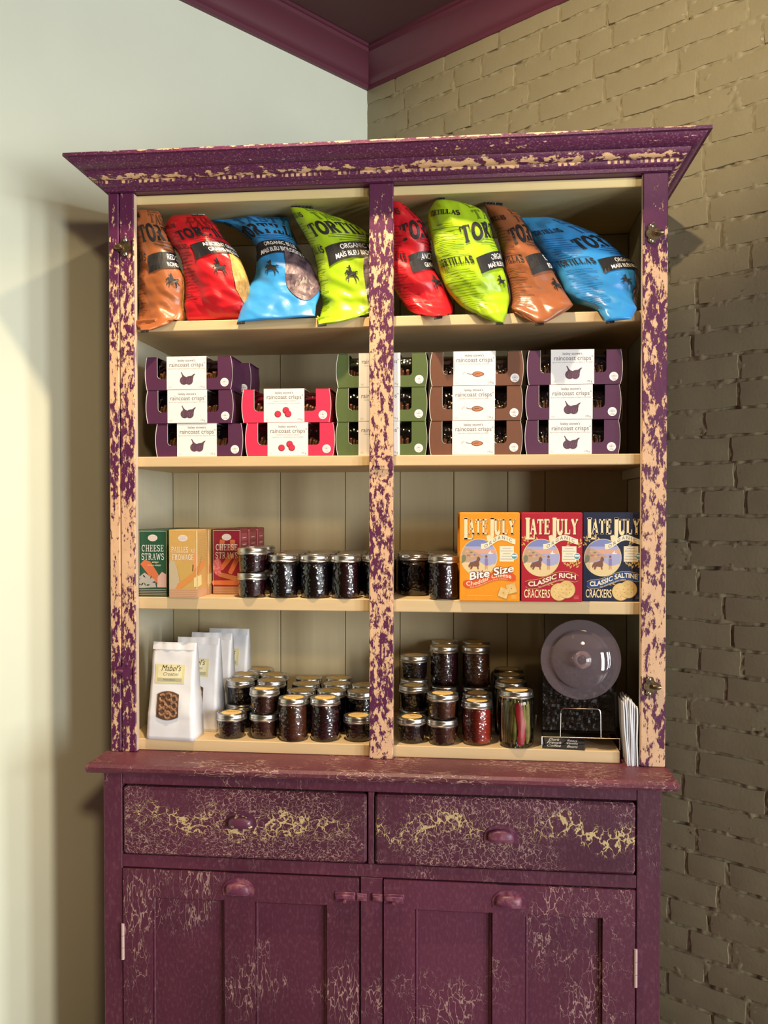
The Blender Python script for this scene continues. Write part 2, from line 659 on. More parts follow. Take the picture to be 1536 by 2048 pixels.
def disc2(cx, cy, rx, ry, n=28, rings=0):
    if not rings:
        return poly2([(cx + rx * math.cos(2 * math.pi * i / n), cy + ry * math.sin(2 * math.pi * i / n)) for i in range(n)])
    vs, fs = [(cx, cy)], []
    for k in range(1, rings + 1):
        vs += [(cx + rx * k / rings * math.cos(2 * math.pi * i / n), cy + ry * k / rings * math.sin(2 * math.pi * i / n)) for i in range(n)]
    for i in range(n):
        fs.append((0, 1 + i, 1 + (i + 1) % n))
    for k in range(rings - 1):
        for i in range(n):
            a, b = 1 + k * n + i, 1 + k * n + (i + 1) % n
            fs.append((a, b, b + n, a + n))
    return vs, fs


def rect2(x0, x1, y0, y1, nx=1, ny=1):
    vs = [(x0 + (x1 - x0) * i / nx, y0 + (y1 - y0) * j / ny) for j in range(ny + 1) for i in range(nx + 1)]
    fs = [(j * (nx + 1) + i, j * (nx + 1) + i + 1, (j + 1) * (nx + 1) + i + 1, (j + 1) * (nx + 1) + i) for j in range(ny) for i in range(nx)]
    return vs, fs


class Print:
    """flat print: layered 2-D shapes laid on a surface"""
    def __init__(s):
        s.it, s.mats = [], []

    def add(s, vf, mat, layer=1, at=(0, 0), rot=0.0, warp=None):
        vs, fs = vf
        c, k = math.cos(rot), math.sin(rot)
        out = [(x * c - y * k + at[0], x * k + y * c + at[1]) for x, y in vs]
        if warp:
            out = [warp(x, y) for x, y in out]
        if mat not in s.mats:
            s.mats.append(mat)
        s.it.append((out, fs, s.mats.index(mat), layer))
        return s

    def mesh(s, name, fn):
        mb = MB()
        for vs, fs, mi, ly in s.it:
            mb.add([fn(x, y, ly) for x, y in vs], fs, mi)
        return mb.mesh(name, s.mats, False, recalc=False)


def ordinal(i):
    return ['first', 'second', 'third', 'fourth', 'fifth', 'sixth', 'seventh', 'eighth', 'ninth', 'tenth'][i]


def rnd(seed):
    return random.Random(seed)


# ---------------------------------------------------------------- the room
KX, KY = -0.162, 1.115                # plan position of the corner
LD = Vector((-0.609, -0.793, 0))      # along the plaster wall, out of the corner
RD = Vector((0.795, -0.606, 0))       # along the brick wall, out of the corner
ROT_R = math.atan2(RD.y, RD.x)
ROT_L = math.atan2(LD.y, LD.x)
CEIL = 3.048

M_PLASTER = plaster('pale_green_plaster', (0.73, 0.77, 0.62))
M_BRICK = brick_paint('khaki_brick_paint', (0.305, 0.262, 0.155))
M_CROWN = plain('plum_gloss', (0.115, 0.026, 0.045), 0.45)
M_CEIL = plaster('dark_plum_ceiling', (0.085, 0.03, 0.033))
t = NT('floor_boards')
fb = t.n('TexBrick', {'Vector': t.coords((1, 1, 1)), 'Scale': 6.0, 'Color1': (.22, .13, .07, 1), 'Color2': (.30, .18, .10, 1), 'Mortar': (.07, .04, .02, 1)})
t.setp(col=fb.outputs[0], rough=0.4)
M_FLOOR = t.m

mb = MB()
mb.box(-5.0, 5.0, -6.0, 3.0, -0.06, 0.0)
structure(part('floor', mb, M_FLOOR, None))
mb = MB()
mb.box(-5.0, 5.0, -6.0, 3.0, CEIL, CEIL + 0.06)
structure(part('ceiling', mb, M_CEIL, None))

# plaster wall: local x runs out of the corner, local -y... the room side is +y here
mb = MB()
mb.box(-0.12, 4.2, -0.12, 0.0, 0.0, CEIL)
wl = structure(part('wall_left', mb, M_PLASTER, None, loc=(KX, KY, 0), rot=(0, 0, ROT_L)))

# brick wall: local x out of the corner, room side is -y
mb = MB()
mb.box(-0.10, 4.6, 0.004, 0.12, 0.0, CEIL)
wr = structure(part('wall_right', mb, M_BRICK, None, loc=(KX, KY, 0), rot=(0, 0, ROT_R)))
# mortar bed with squeezed, painted-over joints
mb = MB()
NXM, NZM = 400, 480
LX, LZ = 2.6, CEIL
vs, fs = [], []
for j in range(NZM + 1):
    for i in range(NXM + 1):
        x, z = LX * i / NXM, LZ * j / NZM
        p = Vector((x * 38, z * 45, 1.7))
        d = noise.noise(p) * 0.0038 + noise.noise(p * 2.6) * 0.0046
        pit = noise.noise(Vector((x * 16, z * 21, 9.1)))
        y = -0.0030 - d
        if pit > 0.42:
            y += 0.009
        vs.append((x, min(y, 0.003), z))
for j in range(NZM):
    for i in range(NXM):
        a = j * (NXM + 1) + i
        fs.append((a, a + 1, a + NXM + 2, a + NXM + 1))
mb.add(vs, fs)
mo = part('mortar', mb, M_BRICK, wr, smooth='all')
mo['kind'] = 'stuff'

COURSE = 0.0672


def brick_mesh(name, L, seed):
    rg = rnd(seed)
    mb = MB()
    H = COURSE - 0.010
    c = 0.0035
    nx, nz = (7, 3) if L > 0.15 else (4, 3)
    # pillowy, slightly ragged front face
    vs, fs = [], []
    for j in range(nz + 1):
        for i in range(nx + 1):
            ex = min(i, nx - i) == 0
            ez = min(j, nz - j) == 0
            x = -L / 2 + L * i / nx + rg.uniform(-1, 1) * (0.0025 if (ex or ez) else 0.001)
            z = H * j / nz + rg.uniform(-1, 1) * (0.0022 if (ex or ez) else 0.001)
            y = -0.0075 + rg.uniform(-1, 1) * 0.0007
            if ex or ez:
                y += 0.0018
            vs.append((x, y, z))
    for j in range(nz):
        for i in range(nx):
            a = j * (nx + 1) + i
            fs.append((a, a + 1, a + nx + 2, a + nx + 1))
    ring = [i for i in range(nx + 1)] + [(j + 1) * (nx + 1) - 1 for j in range(1, nz + 1)] + \
           [nz * (nx + 1) + i for i in range(nx - 1, -1, -1)] + [j * (nx + 1) for j in range(nz - 1, 0, -1)]
    o = len(vs)
    for k in ring:
        x, y, z = vs[k]
        vs.append((x * 1.012, 0.006, z + (0.001 if z > H / 2 else -0.001)))
    n = len(ring)
    for k in range(n):
        fs.append((ring[k], o + k, o + (k + 1) % n, ring[(k + 1) % n]))
    mb.add(vs, fs)
    return mb.mesh(name, M_BRICK, smooth=True)


BR_L = [brick_mesh('brick', 0.203, s) for s in range(7)]
BR_S = [brick_mesh('brick', 0.098, 20 + s) for s in range(4)]
rg = rnd(5)
rest = MB()
zz = 0.012
row = 0
while zz < 2.95:
    x = -rg.uniform(0.0, 0.12)
    while x < 2.55:
        short = rg.random() < 0.24
        L = 0.098 if short else 0.203
        cx = x + L / 2
        me = rg.choice(BR_S if short else BR_L)
        x += L + 0.011
        if cx - L / 2 < 0.002:
            if cx + L / 2 > 0.06:        # cut brick at the corner
                w = cx + L / 2 - 0.002
                b = link('brick', me, wr, (0.002 + w / 2, rg.uniform(-1, 1) * 0.0012, zz))
                b.scale.x = w / L
            continue
        near = (cx > 0.78 or zz > 2.2) and cx < 1.56 and zz > 0.16
        if near:
            link('brick', me, wr, (cx, rg.uniform(-1, 1) * 0.0014, zz), (0, rg.uniform(-1, 1) * 0.008, 0))
        else:
            y = rg.uniform(-1, 1) * 0.0014
            rest.add([(v.co.x + cx, v.co.y + y, v.co.z + zz) for v in me.vertices], [tuple(p.vertices) for p in me.polygons])
    zz += COURSE
    row += 1
o = part('bricks_farther_along', rest, M_BRICK, wr, smooth=True)
o['kind'] = 'stuff'

# crown moulding, mitred in the corner
CP = [(0, 0), (.012, 0), (.014, .013), (.021, .018), (.026, .030), (.035, .046), (.050, .062), (.066, .074), (.080, .079), (.082, .090), (.09, .091), (.09, .1)]
for nm, D, rot, sgn in (('trim_1', LD, ROT_L, 1), ('trim_2', RD, ROT_R, -1)):
    mb = MB()
    n = len(CP)
    z0 = CEIL - 0.1
    vs = [(o_, sgn * o_, z0 + h) for o_, h in CP] + [(3.9, sgn * o_, z0 + h) for o_, h in CP]
    fs = [(i, i + 1, i + 1 + n, i + n) for i in range(n - 1)]
    mb.add(vs, fs)
    structure(part(nm, mb, M_CROWN, None, smooth=True, loc=(KX, KY, 0), rot=(0, 0, rot)))

# ---------------------------------------------------------------- the hutch
M_STILE_L = chipped_paint('flaking_purple_paint_left', 0.72, 0.40, 100, 0.3)
M_STILE_C = chipped_paint('flaking_purple_paint_centre', 0.75, 0.45, 92, 4.1)
M_STILE_R = chipped_paint('flaking_purple_paint_right', 0.65, 0.40, 78, 7.7)
M_CORN = cornice_paint()
M_TOP = crackle_paint('worn_purple_top', 1, 0.35, 80, 0.75, 0.0, seed=2.0, base=(0.135, 0.030, 0.050))
M_BASE = crackle_paint('purple_crackle_frame', 0.35, 1, 70, 0.35, 0.0, seed=5.0)
M_DOOR_L = crackle_paint('purple_crackle_door_left', 0.28, 1, 75, 0.42, 0.0, seed=1.0)
M_DOOR_R = crackle_paint('purple_crackle_door_right', 0.45, 1, 62, 0.50, 0.0, seed=8.0)
M_DRAW_L = crackle_paint('purple_crackle_drawer_left', 1, 0.8, 95, 0.85, 1.0, zc=0.812, seed=3.0)
M_DRAW_R = crackle_paint('purple_crackle_drawer_right', 0.8, 1, 85, 0.85, 0.75, zc=0.820, seed=6.0)
M_PUR = plain('purple_paint', (0.11, 0.02, 0.07), 0.45)
M_SHELF = wood_edge('cream_shelf_wood', (0.58, 0.42, 0.22), (0.72, 0.54, 0.31), 0.35)
M_STRIP = wood_edge('cream_strip', (0.62, 0.50, 0.24), (0.75, 0.62, 0.33), 0.5)
M_BACK = painted_board('cream_back_boards', (0.46, 0.38, 0.22), (0.63, 0.53, 0.33))
M_SIDE = painted_board('cream_side_boards', (0.46, 0.42, 0.30), (0.60, 0.55, 0.40))
M_EDGE = plain('worn_cream_edge', (0.62, 0.48, 0.36), 0.6)
M_GAP_SHADE = plain('painted_gap_shade', (0.02, 0.012, 0.01), 0.9)  # near-black colour standing in for shade between the back planks
M_BRASS = mottled('aged_brass', (0.16, 0.11, 0.06), (0.34, 0.26, 0.15), 120, 0.32, 0.2)
M_BRASS.node_tree.nodes['Principled BSDF'].inputs['Metallic'].default_value = 0.9
M_STEEL = plain('bright_screw', (0.6, 0.58, 0.52), 0.25, 1.0)
M_PULL = mottled('worn_purple_pull', (0.13, 0.03, 0.07), (0.33, 0.12, 0.14), 70, 0.42, 0.3, 0.45, 0.75)

hutch = thing('hutch', 'open purple shelf hutch with flaking paint and cream interior standing on the base cabinet', 'hutch', (0, 0, 0.94))
HB = -0.94                       # parts are written in room heights and lowered to the hutch's base
mbx = lambda *a, **k: None


def hpart(name, mb, mats, smooth=False, label=None, parent=None):
    o = part(name, mb, mats, parent or hutch, smooth, label)
    if parent is None:
        o.location.z = HB
    return o


YB = 0.36
for nm, x0, x1, mats, inner, lab in (
        ('stile', -0.627, -0.6025, [M_STILE_L, M_EDGE], None, 'narrow outer strip of the flaking left stile'),
        ('stile', -0.6005, -0.566, [M_STILE_L, M_EDGE], 1, None),
        ('stile', -0.024, 0.030, [M_STILE_C, M_EDGE], None, 'flaking centre post, more tan than purple'),
        ('stile', 0.571, 0.624, [M_STILE_R, M_EDGE], 0, None)):
    mb = MB()
    mb.box(x0, x1, 0.0, 0.021, 0.9405, 2.226, 0.0022)
    if inner is not None:
        mb.mi[inner] = 1
    hpart(nm, mb, mats, label=lab)
for x0, x1, inner in ((-0.627, -0.603, 1), (0.600, 0.624, 0)):
    mb = MB()
    mb.box(x0, x1, 0.0215, YB + 0.022, 0.9405, 2.226)
    mb.mi[inner] = 1
    hpart('side_panel', mb, [M_BASE, M_SIDE])
seams = [-0.6025, -0.532, -0.307, -0.132, 0.014, 0.155, 0.295, 0.391, 0.5995]
rg = rnd(11)
for a, b in zip(seams, seams[1:]):
    mb = MB()
    mb.box(a + 0.0008, b - 0.0008, YB + rg.uniform(-0.001, 0.001), YB + 0.014, 0.9405, 2.2045, 0.0012)
    hpart('back_plank', mb, M_BACK)
mb = MB()
mb.box(-0.603, 0.600, YB + 0.0145, YB + 0.020, 0.9405, 2.226)
hpart('gap_shade_sheet', mb, M_GAP_SHADE)  # added sheet behind the planks, its colour paints the shade in their gaps
for z0, z1, x1 in ((1.913, 1.936, 0.5995), (1.600, 1.6235, 0.5995), (1.270, 1.298, 0.5995), (0.9405, 0.967, 0.531)):
    mb = MB()
    mb.box(-0.6025, x1, 0.022 if z0 > 1 else 0.0215, YB - 0.001, z0, z1, 0.0016)
    hpart('shelf', mb, M_SHELF)
# shelf cleat at the right and little blocks at the shelf ends
mb = MB()
mb.box(0.585, 0.5995, 0.03, YB - 0.005, 1.5755, 1.5995, 0.001)
hpart('shelf_cleat', mb, M_SIDE)
mb = MB()
mb.box(-0.6025, 0.5995, 0.0215, YB, 2.205, 2.2255, 0.0015)
hpart('top_board', mb, M_STRIP)
mb = MB()
mb.box(-0.627, 0.624, 0.0, 0.021, 2.2265, 2.292)
mb.box(-0.627, 0.624, 0.0215, YB + 0.022, 2.2265, 2.2315)
hpart('top_rail', mb, M_PUR)
# cornice: profile (outset, height) swept round three sides
PROF = [(0.0, 2.2275), (0.006, 2.2275), (0.007, 2.2345), (0.014, 2.2365), (0.0175, 2.2405), (0.018, 2.2475), (0.026, 2.2485), (0.034, 2.2535),
        (0.038, 2.2595), (0.0385, 2.2645), (0.045, 2.2655), (0.055, 2.2715), (0.064, 2.2795), (0.0665, 2.2845), (0.0735, 2.2855), (0.0735, 2.2925), (0.0, 2.2935)]
mb = MB()
n = len(PROF)
vs = []
NSEG = 40
path = [(-0.627, YB + 0.02, -1, 0), (-0.627, 0, -1, -1)] + \
       [(-0.627 + 1.251 * i / NSEG, 0, 0, -1) for i in range(1, NSEG)] + [(0.624, 0, 1, -1), (0.624, YB + 0.02, 1, 0)]
for px, py, ox, oy in path:
    for o_, h in PROF:
        wob = 0.0 if oy == 0 else 0.0007 * noise.noise(Vector((px * 9, h * 30, 2)))
        vs.append((px + ox * o_, py + oy * (o_ + wob), h))
fs = []
for k in range(len(path) - 1):
    for i in range(n - 1):
        fs.append((k * n + i, k * n + i + 1, (k + 1) * n + i + 1, (k + 1) * n + i))
mb.add(vs, fs)
hpart('cornice', mb, M_CORN, smooth=True)


def screw(x, z, y=-0.0035, r=0.0042):
    m = MB()
    m.lathe([(r, 0), (r, 0.0008), (r * 0.7, 0.0022), (0, 0.0028)], 12, (x, y, z), M=Matrix.Rotation(R(90), 3, 'X'))
    return m


def catch_plate(x, z, side, painted):
    """butterfly shaped old hinge plate with a turn knob"""
    m = MB()
    pts = [(-.006, .028), (.006, .030), (.013, .022), (.012, .012), (.018, .006), (.018, -.006), (.012, -.012), (.013, -.022), (.006, -.030), (-.006, -.028), (-.010, -.016), (-.026, -.006), (-.028, 0), (-.026, .006), (-.010, .016)]
    m.prism([(x + side * a * 0.82, z + b * 0.72) for a, b in pts], -0.0035, -0.0002, 'y')
    mat = M_PUR if painted else M_BRASS
    p = hpart('hinge_plate', m, mat)
    k = MB()
    k.lathe([(0, -0.008), (0.006, -0.0075), (0.0085, -0.004), (0.0085, 0.004), (0.006, 0.0075), (0, 0.008)], 14, (0, 0, 0))
    me = k.mesh('turn_knob', mat, True)
    o = part('turn_knob', me, None, p, loc=(x - side * 0.012, -0.009, z), rot=(R(0), R(90), 0))
    o.scale = (0.65, 0.65, 1.15)
    for dz in (-0.016, 0.016):
        part('screw', screw(x + side * 0.003, z + dz), M_PUR if painted else M_STEEL, p, True)
    e = MB()
    e.box(x + side * 0.0185, x + side * 0.0205, -0.004, 0.010, z - 0.022, z + 0.022)
    part('hinge_leaf', e, M_PUR if painted else M_STEEL, p)


catch_plate(-0.588, 2.101, 1, False)
catch_plate(-0.590, 1.128, 1, True)
catch_plate(0.592, 2.095, -1, False)
catch_plate(0.592, 1.117, -1, False)
# strike block on the centre post at the second shelf
mb = MB()
mb.box(-0.023, 0.026, -0.004, -0.0003, 1.590, 1.622, 0.001)
mb.box(-0.012, 0.012, -0.008, -0.0041, 1.598, 1.616, 0.001)
hpart('strike_plate', mb, M_STILE_C)

# ---------------------------------------------------------------- the base cabinet
base = thing('base_cabinet', 'purple crackle-painted base cabinet with two drawers and two panelled doors below the hutch', 'cabinet', (0, 0, 0))
mb = MB()
mb.box(-0.645, 0.634, -0.108, YB + 0.03, 0.9205, 0.9398, 0.006)
part('countertop', mb, M_TOP, base, label='worn plum countertop with scuffed front edge')
mb = MB()
mb.box(-0.610, 0.598, -0.050, YB + 0.02, 0.04, 0.920)
part('carcass', mb, M_BASE, base)
FY0, FY1 = -0.075, -0.0505
for nm, x0, x1, z0, z1 in (('frame_stile', -0.613, -0.5705, 0.0, 0.920), ('frame_stile', 0.5515, 0.601, 0.0, 0.920),
                           ('frame_rail', -0.570, 0.551, 0.8895, 0.920), ('frame_rail', -0.570, 0.551, 0.7035, 0.7315),
                           ('frame_rail', -0.570, 0.551, 0.0, 0.055),
                           ('drawer_divider', -0.0175, -0.0045, 0.732, 0.889), ('frame_stile', -0.034, 0.0145, 0.0555, 0.703)):
    mb = MB()
    mb.box(x0, x1, FY0, FY1, z0, z1, 0.0015)
    part(nm, mb, M_BASE, base)


def cup_pull(parent, x, z, y, mat, lab=None):
    m = MB()
    rx, ry, rz = 0.0275, 0.0165, 0.0185
    NA, NB_ = 14, 7
    vs = []
    for i in range(NA + 1):
        th = math.pi * i / NA
        for j in range(NB_ + 1):
            ph = (math.pi / 2) * j / NB_
            vs.append((x + rx * math.cos(th), y - 0.0015 - ry * abs(math.sin(th)) ** 0.55 * abs(math.cos(ph)) ** 0.6, z + rz * math.sin(th) ** 0.5 * math.sin(ph)))
    fs = [(i * (NB_ + 1) + j, i * (NB_ + 1) + j + 1, (i + 1) * (NB_ + 1) + j + 1, (i + 1) * (NB_ + 1) + j) for i in range(NA) for j in range(NB_)]
    m.add(vs, fs)
    # lip hanging below the dome
    vs = []
    for i in range(NA + 1):
        th = math.pi * i / NA
        xx, yy = x + rx * math.cos(th), y - 0.0015 - ry * abs(math.sin(th)) ** 0.55
        vs += [(xx, yy, z), (xx, yy + 0.001, z - 0.006)]
    m.add(vs, [(2 * i, 2 * i + 1, 2 * i + 3, 2 * i + 2) for i in range(NA)])
    # back flange
    fl = [(x + 0.036 * math.cos(R(a)), z - 0.001 + 0.028 * math.sin(R(a))) for a in range(0, 181, 12)]
    fl += [(x - 0.034, z - 0.012), (x + 0.034, z - 0.012)]
    m.prism(fl, y - 0.002, y - 0.0001, 'y')
    return part('cup_pull', m, mat, parent, True, lab)


M_PULL_CHIP = mottled('chipped_purple_pull', (0.11, 0.03, 0.06), (0.75, 0.58, 0.28), 38, 0.35, 0.3, 0.56, 0.6)
for nm, x0, x1, m_, px_, pz_, pm, lab in (('drawer', -0.567, -0.0205, M_DRAW_L, -0.298, 0.812, M_PULL_CHIP, 'drawer front with wide yellow tears in its crackled paint'),
                                          ('drawer', -0.0015, 0.5485, M_DRAW_R, 0.268, 0.803, M_PULL, 'drawer front with fine zigzag cracks')):
    mb = MB()
    mb.box(x0, x1, -0.0785, -0.051, 0.7335, 0.8845, 0.005)
    d = part('drawer', mb, m_, base, label=lab)
    cup_pull(d, px_, pz_, -0.0785, pm, 'cup pull chipped to bare brass' if x0 < -0.3 else None)
for x0, x1, pans, m_, side, pull in ((-0.5675, -0.0370, ((-0.502, -0.336), (-0.268, -0.107)), M_DOOR_L, -1, (-0.304, 0.664)),
                                     (0.0175, 0.5490, ((0.085, 0.251), (0.320, 0.482)), M_DOOR_R, 1, (0.286, 0.664))):
    mb = MB()
    y0, y1 = -0.0785, -0.055
    z0, z1, zt, zb = 0.058, 0.7005, 0.640, 0.150
    (a0, a1), (b0, b1) = pans
    for q in ((x0, a0, z0, z1), (b1, x1, z0, z1), (a0, b1, zt, z1), (a0, b1, z0, zb), (a1, b0, zb, zt)):
        mb.box(q[0], q[1], y0, y1, q[2], q[3])
    door = part('door', mb, m_, base)
    for p0, p1 in pans:
        pm = MB()
        pm.box(p0 - 0.0, p1 + 0.0, -0.0665, -0.056, zb, zt)
        # small ogee bead round the panel
        w = 0.006
        for (u0, u1, v0, v1) in ((p0, p0 + w, zb, zt), (p1 - w, p1, zb, zt), (p0 + w, p1 - w, zt - w, zt), (p0 + w, p1 - w, zb, zb + w)):
            pm.box(u0, u1, -0.0715, -0.0666, v0, v1, 0.0018)
        part('door_panel', pm, m_, door)
    cup_pull(door, pull[0], pull[1], -0.0785, M_PULL)
    # slide latch by the centre post
    xl = x1 - 0.030 if side < 0 else x0 + 0.022
    lm = MB()
    lm.box(xl - 0.022, xl + 0.022, -0.0815, -0.0787, 0.651, 0.671, 0.001)
    lm.box(xl - 0.020, xl + 0.020, -0.0865, -0.0816, 0.656, 0.667, 0.0018)
    lm.lathe([(0, 0.0065), (0.003, 0.006), (0.004, 0.003), (0.0025, 0), (0.0025, -0.002)], 12, (xl, -0.0866, 0.654), M=Matrix.Rotation(R(90), 3, 'X'))
    part('latch', lm, M_PULL, door, True, label='painted-over slide latch')
    sm = MB()
    xs_ = xl - side * 0.036
    sm.box(xs_ - 0.011, xs_ + 0.011, -0.0815, -0.0752, 0.653, 0.669, 0.001)
    sm.box(xs_ - 0.009, xs_ + 0.006, -0.0845, -0.0816, 0.657, 0.666, 0.001)
    part('latch_keeper', sm, M_PULL, base)
    hm = MB()
    xh = x0 - 0.0005 if side < 0 else x1 + 0.001
    for k in range(3):
        hm.tube([(xh, -0.0795, 0.497 + k * 0.027), (xh, -0.0795, 0.523 + k * 0.027)], 0.0036, 10)
    part('hinge', hm, plain('pale_hinge', (0.62, 0.44, 0.42), 0.4), door, True, 'pale worn hinge barrel')


# ---------------------------------------------------------------- print colours
INK = plain('black_ink', (0.012, 0.012, 0.014), 0.5)
GREY = plain('grey_ink', (0.16, 0.15, 0.16), 0.6)
LGREY = plain('light_grey_ink', (0.42, 0.40, 0.41), 0.6)
WHITE = plain('white_print', (0.86, 0.84, 0.82), 0.5)
CREAM = plain('cream_print', (0.86, 0.68, 0.40), 0.5)
PALE = plain('pale_cream_print', (0.85, 0.74, 0.52), 0.5)

# ---------------------------------------------------------------- top shelf: bags of tortilla chips
BAGROWS = {
    'brown1': [(-.546, 1.914, -.526, 1.915, .058), (-.57, 1.942, -.468, 1.945, .057), (-.575, 1.994, -.464, 1.992, .056), (-.574, 2.041, -.465, 2.038, .055), (-.571, 2.087, -.481, 2.073, .054), (-.573, 2.134, -.492, 2.117, .053), (-.577, 2.18, -.512, 2.161, .052), (-.583, 2.213, -.525, 2.196, .051), (-.585, 2.228, -.546, 2.214, .05)],
    'red1': [(-.454, 1.94, -.309, 1.943, .045), (-.454, 1.978, -.308, 1.98, .046), (-.462, 2.03, -.311, 2.026, .048), (-.472, 2.089, -.329, 2.079, .049), (-.493, 2.119, -.353, 2.112, .051), (-.51, 2.146, -.378, 2.141, .052), (-.511, 2.169, -.397, 2.167, .054), (-.494, 2.19, -.416, 2.189, .055)],
    'blue1': [(-.322, 1.928, -.144, 1.938, .055), (-.322, 1.973, -.144, 1.986, .067), (-.315, 2.02, -.151, 2.018, .079), (-.304, 2.07, -.167, 2.065, .091), (-.303, 2.117, -.2, 2.108, .103), (-.324, 2.144, -.217, 2.143, .114), (-.37, 2.179, -.229, 2.175, .126), (-.417, 2.205, -.234, 2.199, .138), (-.441, 2.219, -.256, 2.215, .15)],
    'green1': [(-.136, 1.919, -.089, 1.923, .075), (-.143, 1.946, -.002, 1.956, .074), (-.144, 1.988, .014, 1.995, .072), (-.151, 2.045, .01, 2.047, .071), (-.159, 2.094, -.001, 2.087, .07), (-.178, 2.132, -.018, 2.121, .069), (-.199, 2.17, -.053, 2.151, .068), (-.211, 2.196, -.117, 2.178, .066), (-.214, 2.216, -.163, 2.196, .065)],
    'red2': [(.122, 1.929, .143, 1.932, .07), (.072, 1.947, .157, 1.948, .069), (.043, 1.982, .157, 1.974, .068), (.019, 2.028, .133, 2.023, .066), (.012, 2.074, .112, 2.062, .065), (.01, 2.119, .108, 2.11, .064), (.012, 2.164, .088, 2.159, .062), (.016, 2.198, .049, 2.194, .061), (.018, 2.217, .029, 2.215, .06)],
    'green2': [(.256, 1.915, .273, 1.914, .04), (.205, 1.938, .282, 1.942, .041), (.172, 1.967, .289, 1.975, .041), (.147, 2.004, .281, 2.015, .042), (.128, 2.048, .27, 2.054, .042), (.113, 2.098, .253, 2.1, .043), (.105, 2.155, .238, 2.145, .044), (.114, 2.183, .21, 2.179, .044), (.127, 2.209, .143, 2.211, .045)],
    'brown2': [(.342, 1.911, .364, 1.912, .04), (.296, 1.94, .419, 1.946, .046), (.294, 1.972, .42, 1.963, .051), (.287, 2.013, .401, 2.006, .057), (.276, 2.06, .376, 2.051, .062), (.265, 2.101, .345, 2.098, .068), (.253, 2.148, .323, 2.146, .074), (.239, 2.179, .31, 2.173, .079), (.23, 2.204, .273, 2.195, .085)],
    'blue2': [(.492, 1.912, .547, 1.916, .04), (.471, 1.943, .561, 1.943, .05), (.428, 1.973, .569, 1.979, .06), (.407, 2.01, .571, 2.012, .07), (.383, 2.05, .566, 2.048, .08), (.358, 2.087, .537, 2.082, .09), (.338, 2.119, .488, 2.123, .1), (.325, 2.151, .427, 2.157, .11), (.317, 2.177, .377, 2.177, .12)],
}


def horse():
    """small galloping horse and rider, side view, about 1 unit wide"""
    body = [(.02, .52), (.05, .58), (.12, .62), (.17, .70), (.24, .72), (.30, .66), (.36, .66), (.37, .76), (.33, .80), (.22, .84), (.23, .88), (.34, .86), (.37, .90), (.38, .97), (.43, 1.0), (.48, .97), (.48, .90), (.52, .82), (.53, .70), (.56, .63),
            (.70, .63), (.78, .60), (.86, .66), (1.0, .60), (.96, .56), (.87, .58), (.82, .52), (.84, .42), (.93, .34), (.99, .20), (.95, .19), (.88, .31), (.78, .37), (.74, .30), (.80, .18), (.76, .08), (.71, .08), (.74, .18), (.66, .32), (.64, .40),
            (.46, .38), (.36, .40), (.28, .33), (.16, .33), (.07, .22), (.03, .24), (.13, .38), (.25, .40), (.30, .45), (.24, .47), (.28, .24), (.22, .12), (.18, .14), (.23, .26), (.20, .44), (.22, .54), (.19, .60), (.13, .54), (.07, .48)]
    return poly2([(x - .5, y - .5) for x, y in body])


def crumple(x, z, f, seed):
    """flat facets with sharp folds: random heights on a triangle lattice"""
    u, v = x * f + 0.5 * z * f + seed * 7.3, z * f * 0.9 - 0.25 * x * f + seed * 3.1
    i, j = math.floor(u), math.floor(v)
    fu, fv = u - i, v - j
    h = lambda a, b: noise.cell(Vector((a + 0.5, b + 0.5, seed + 0.5)))
    if fu + fv < 1:
        a = h(i, j)
        return a + (h(i + 1, j) - a) * fu + (h(i, j + 1) - a) * fv
    a = h(i + 1, j + 1)
    return a + (h(i, j + 1) - a) * (1 - fu) + (h(i + 1, j) - a) * (1 - fv)


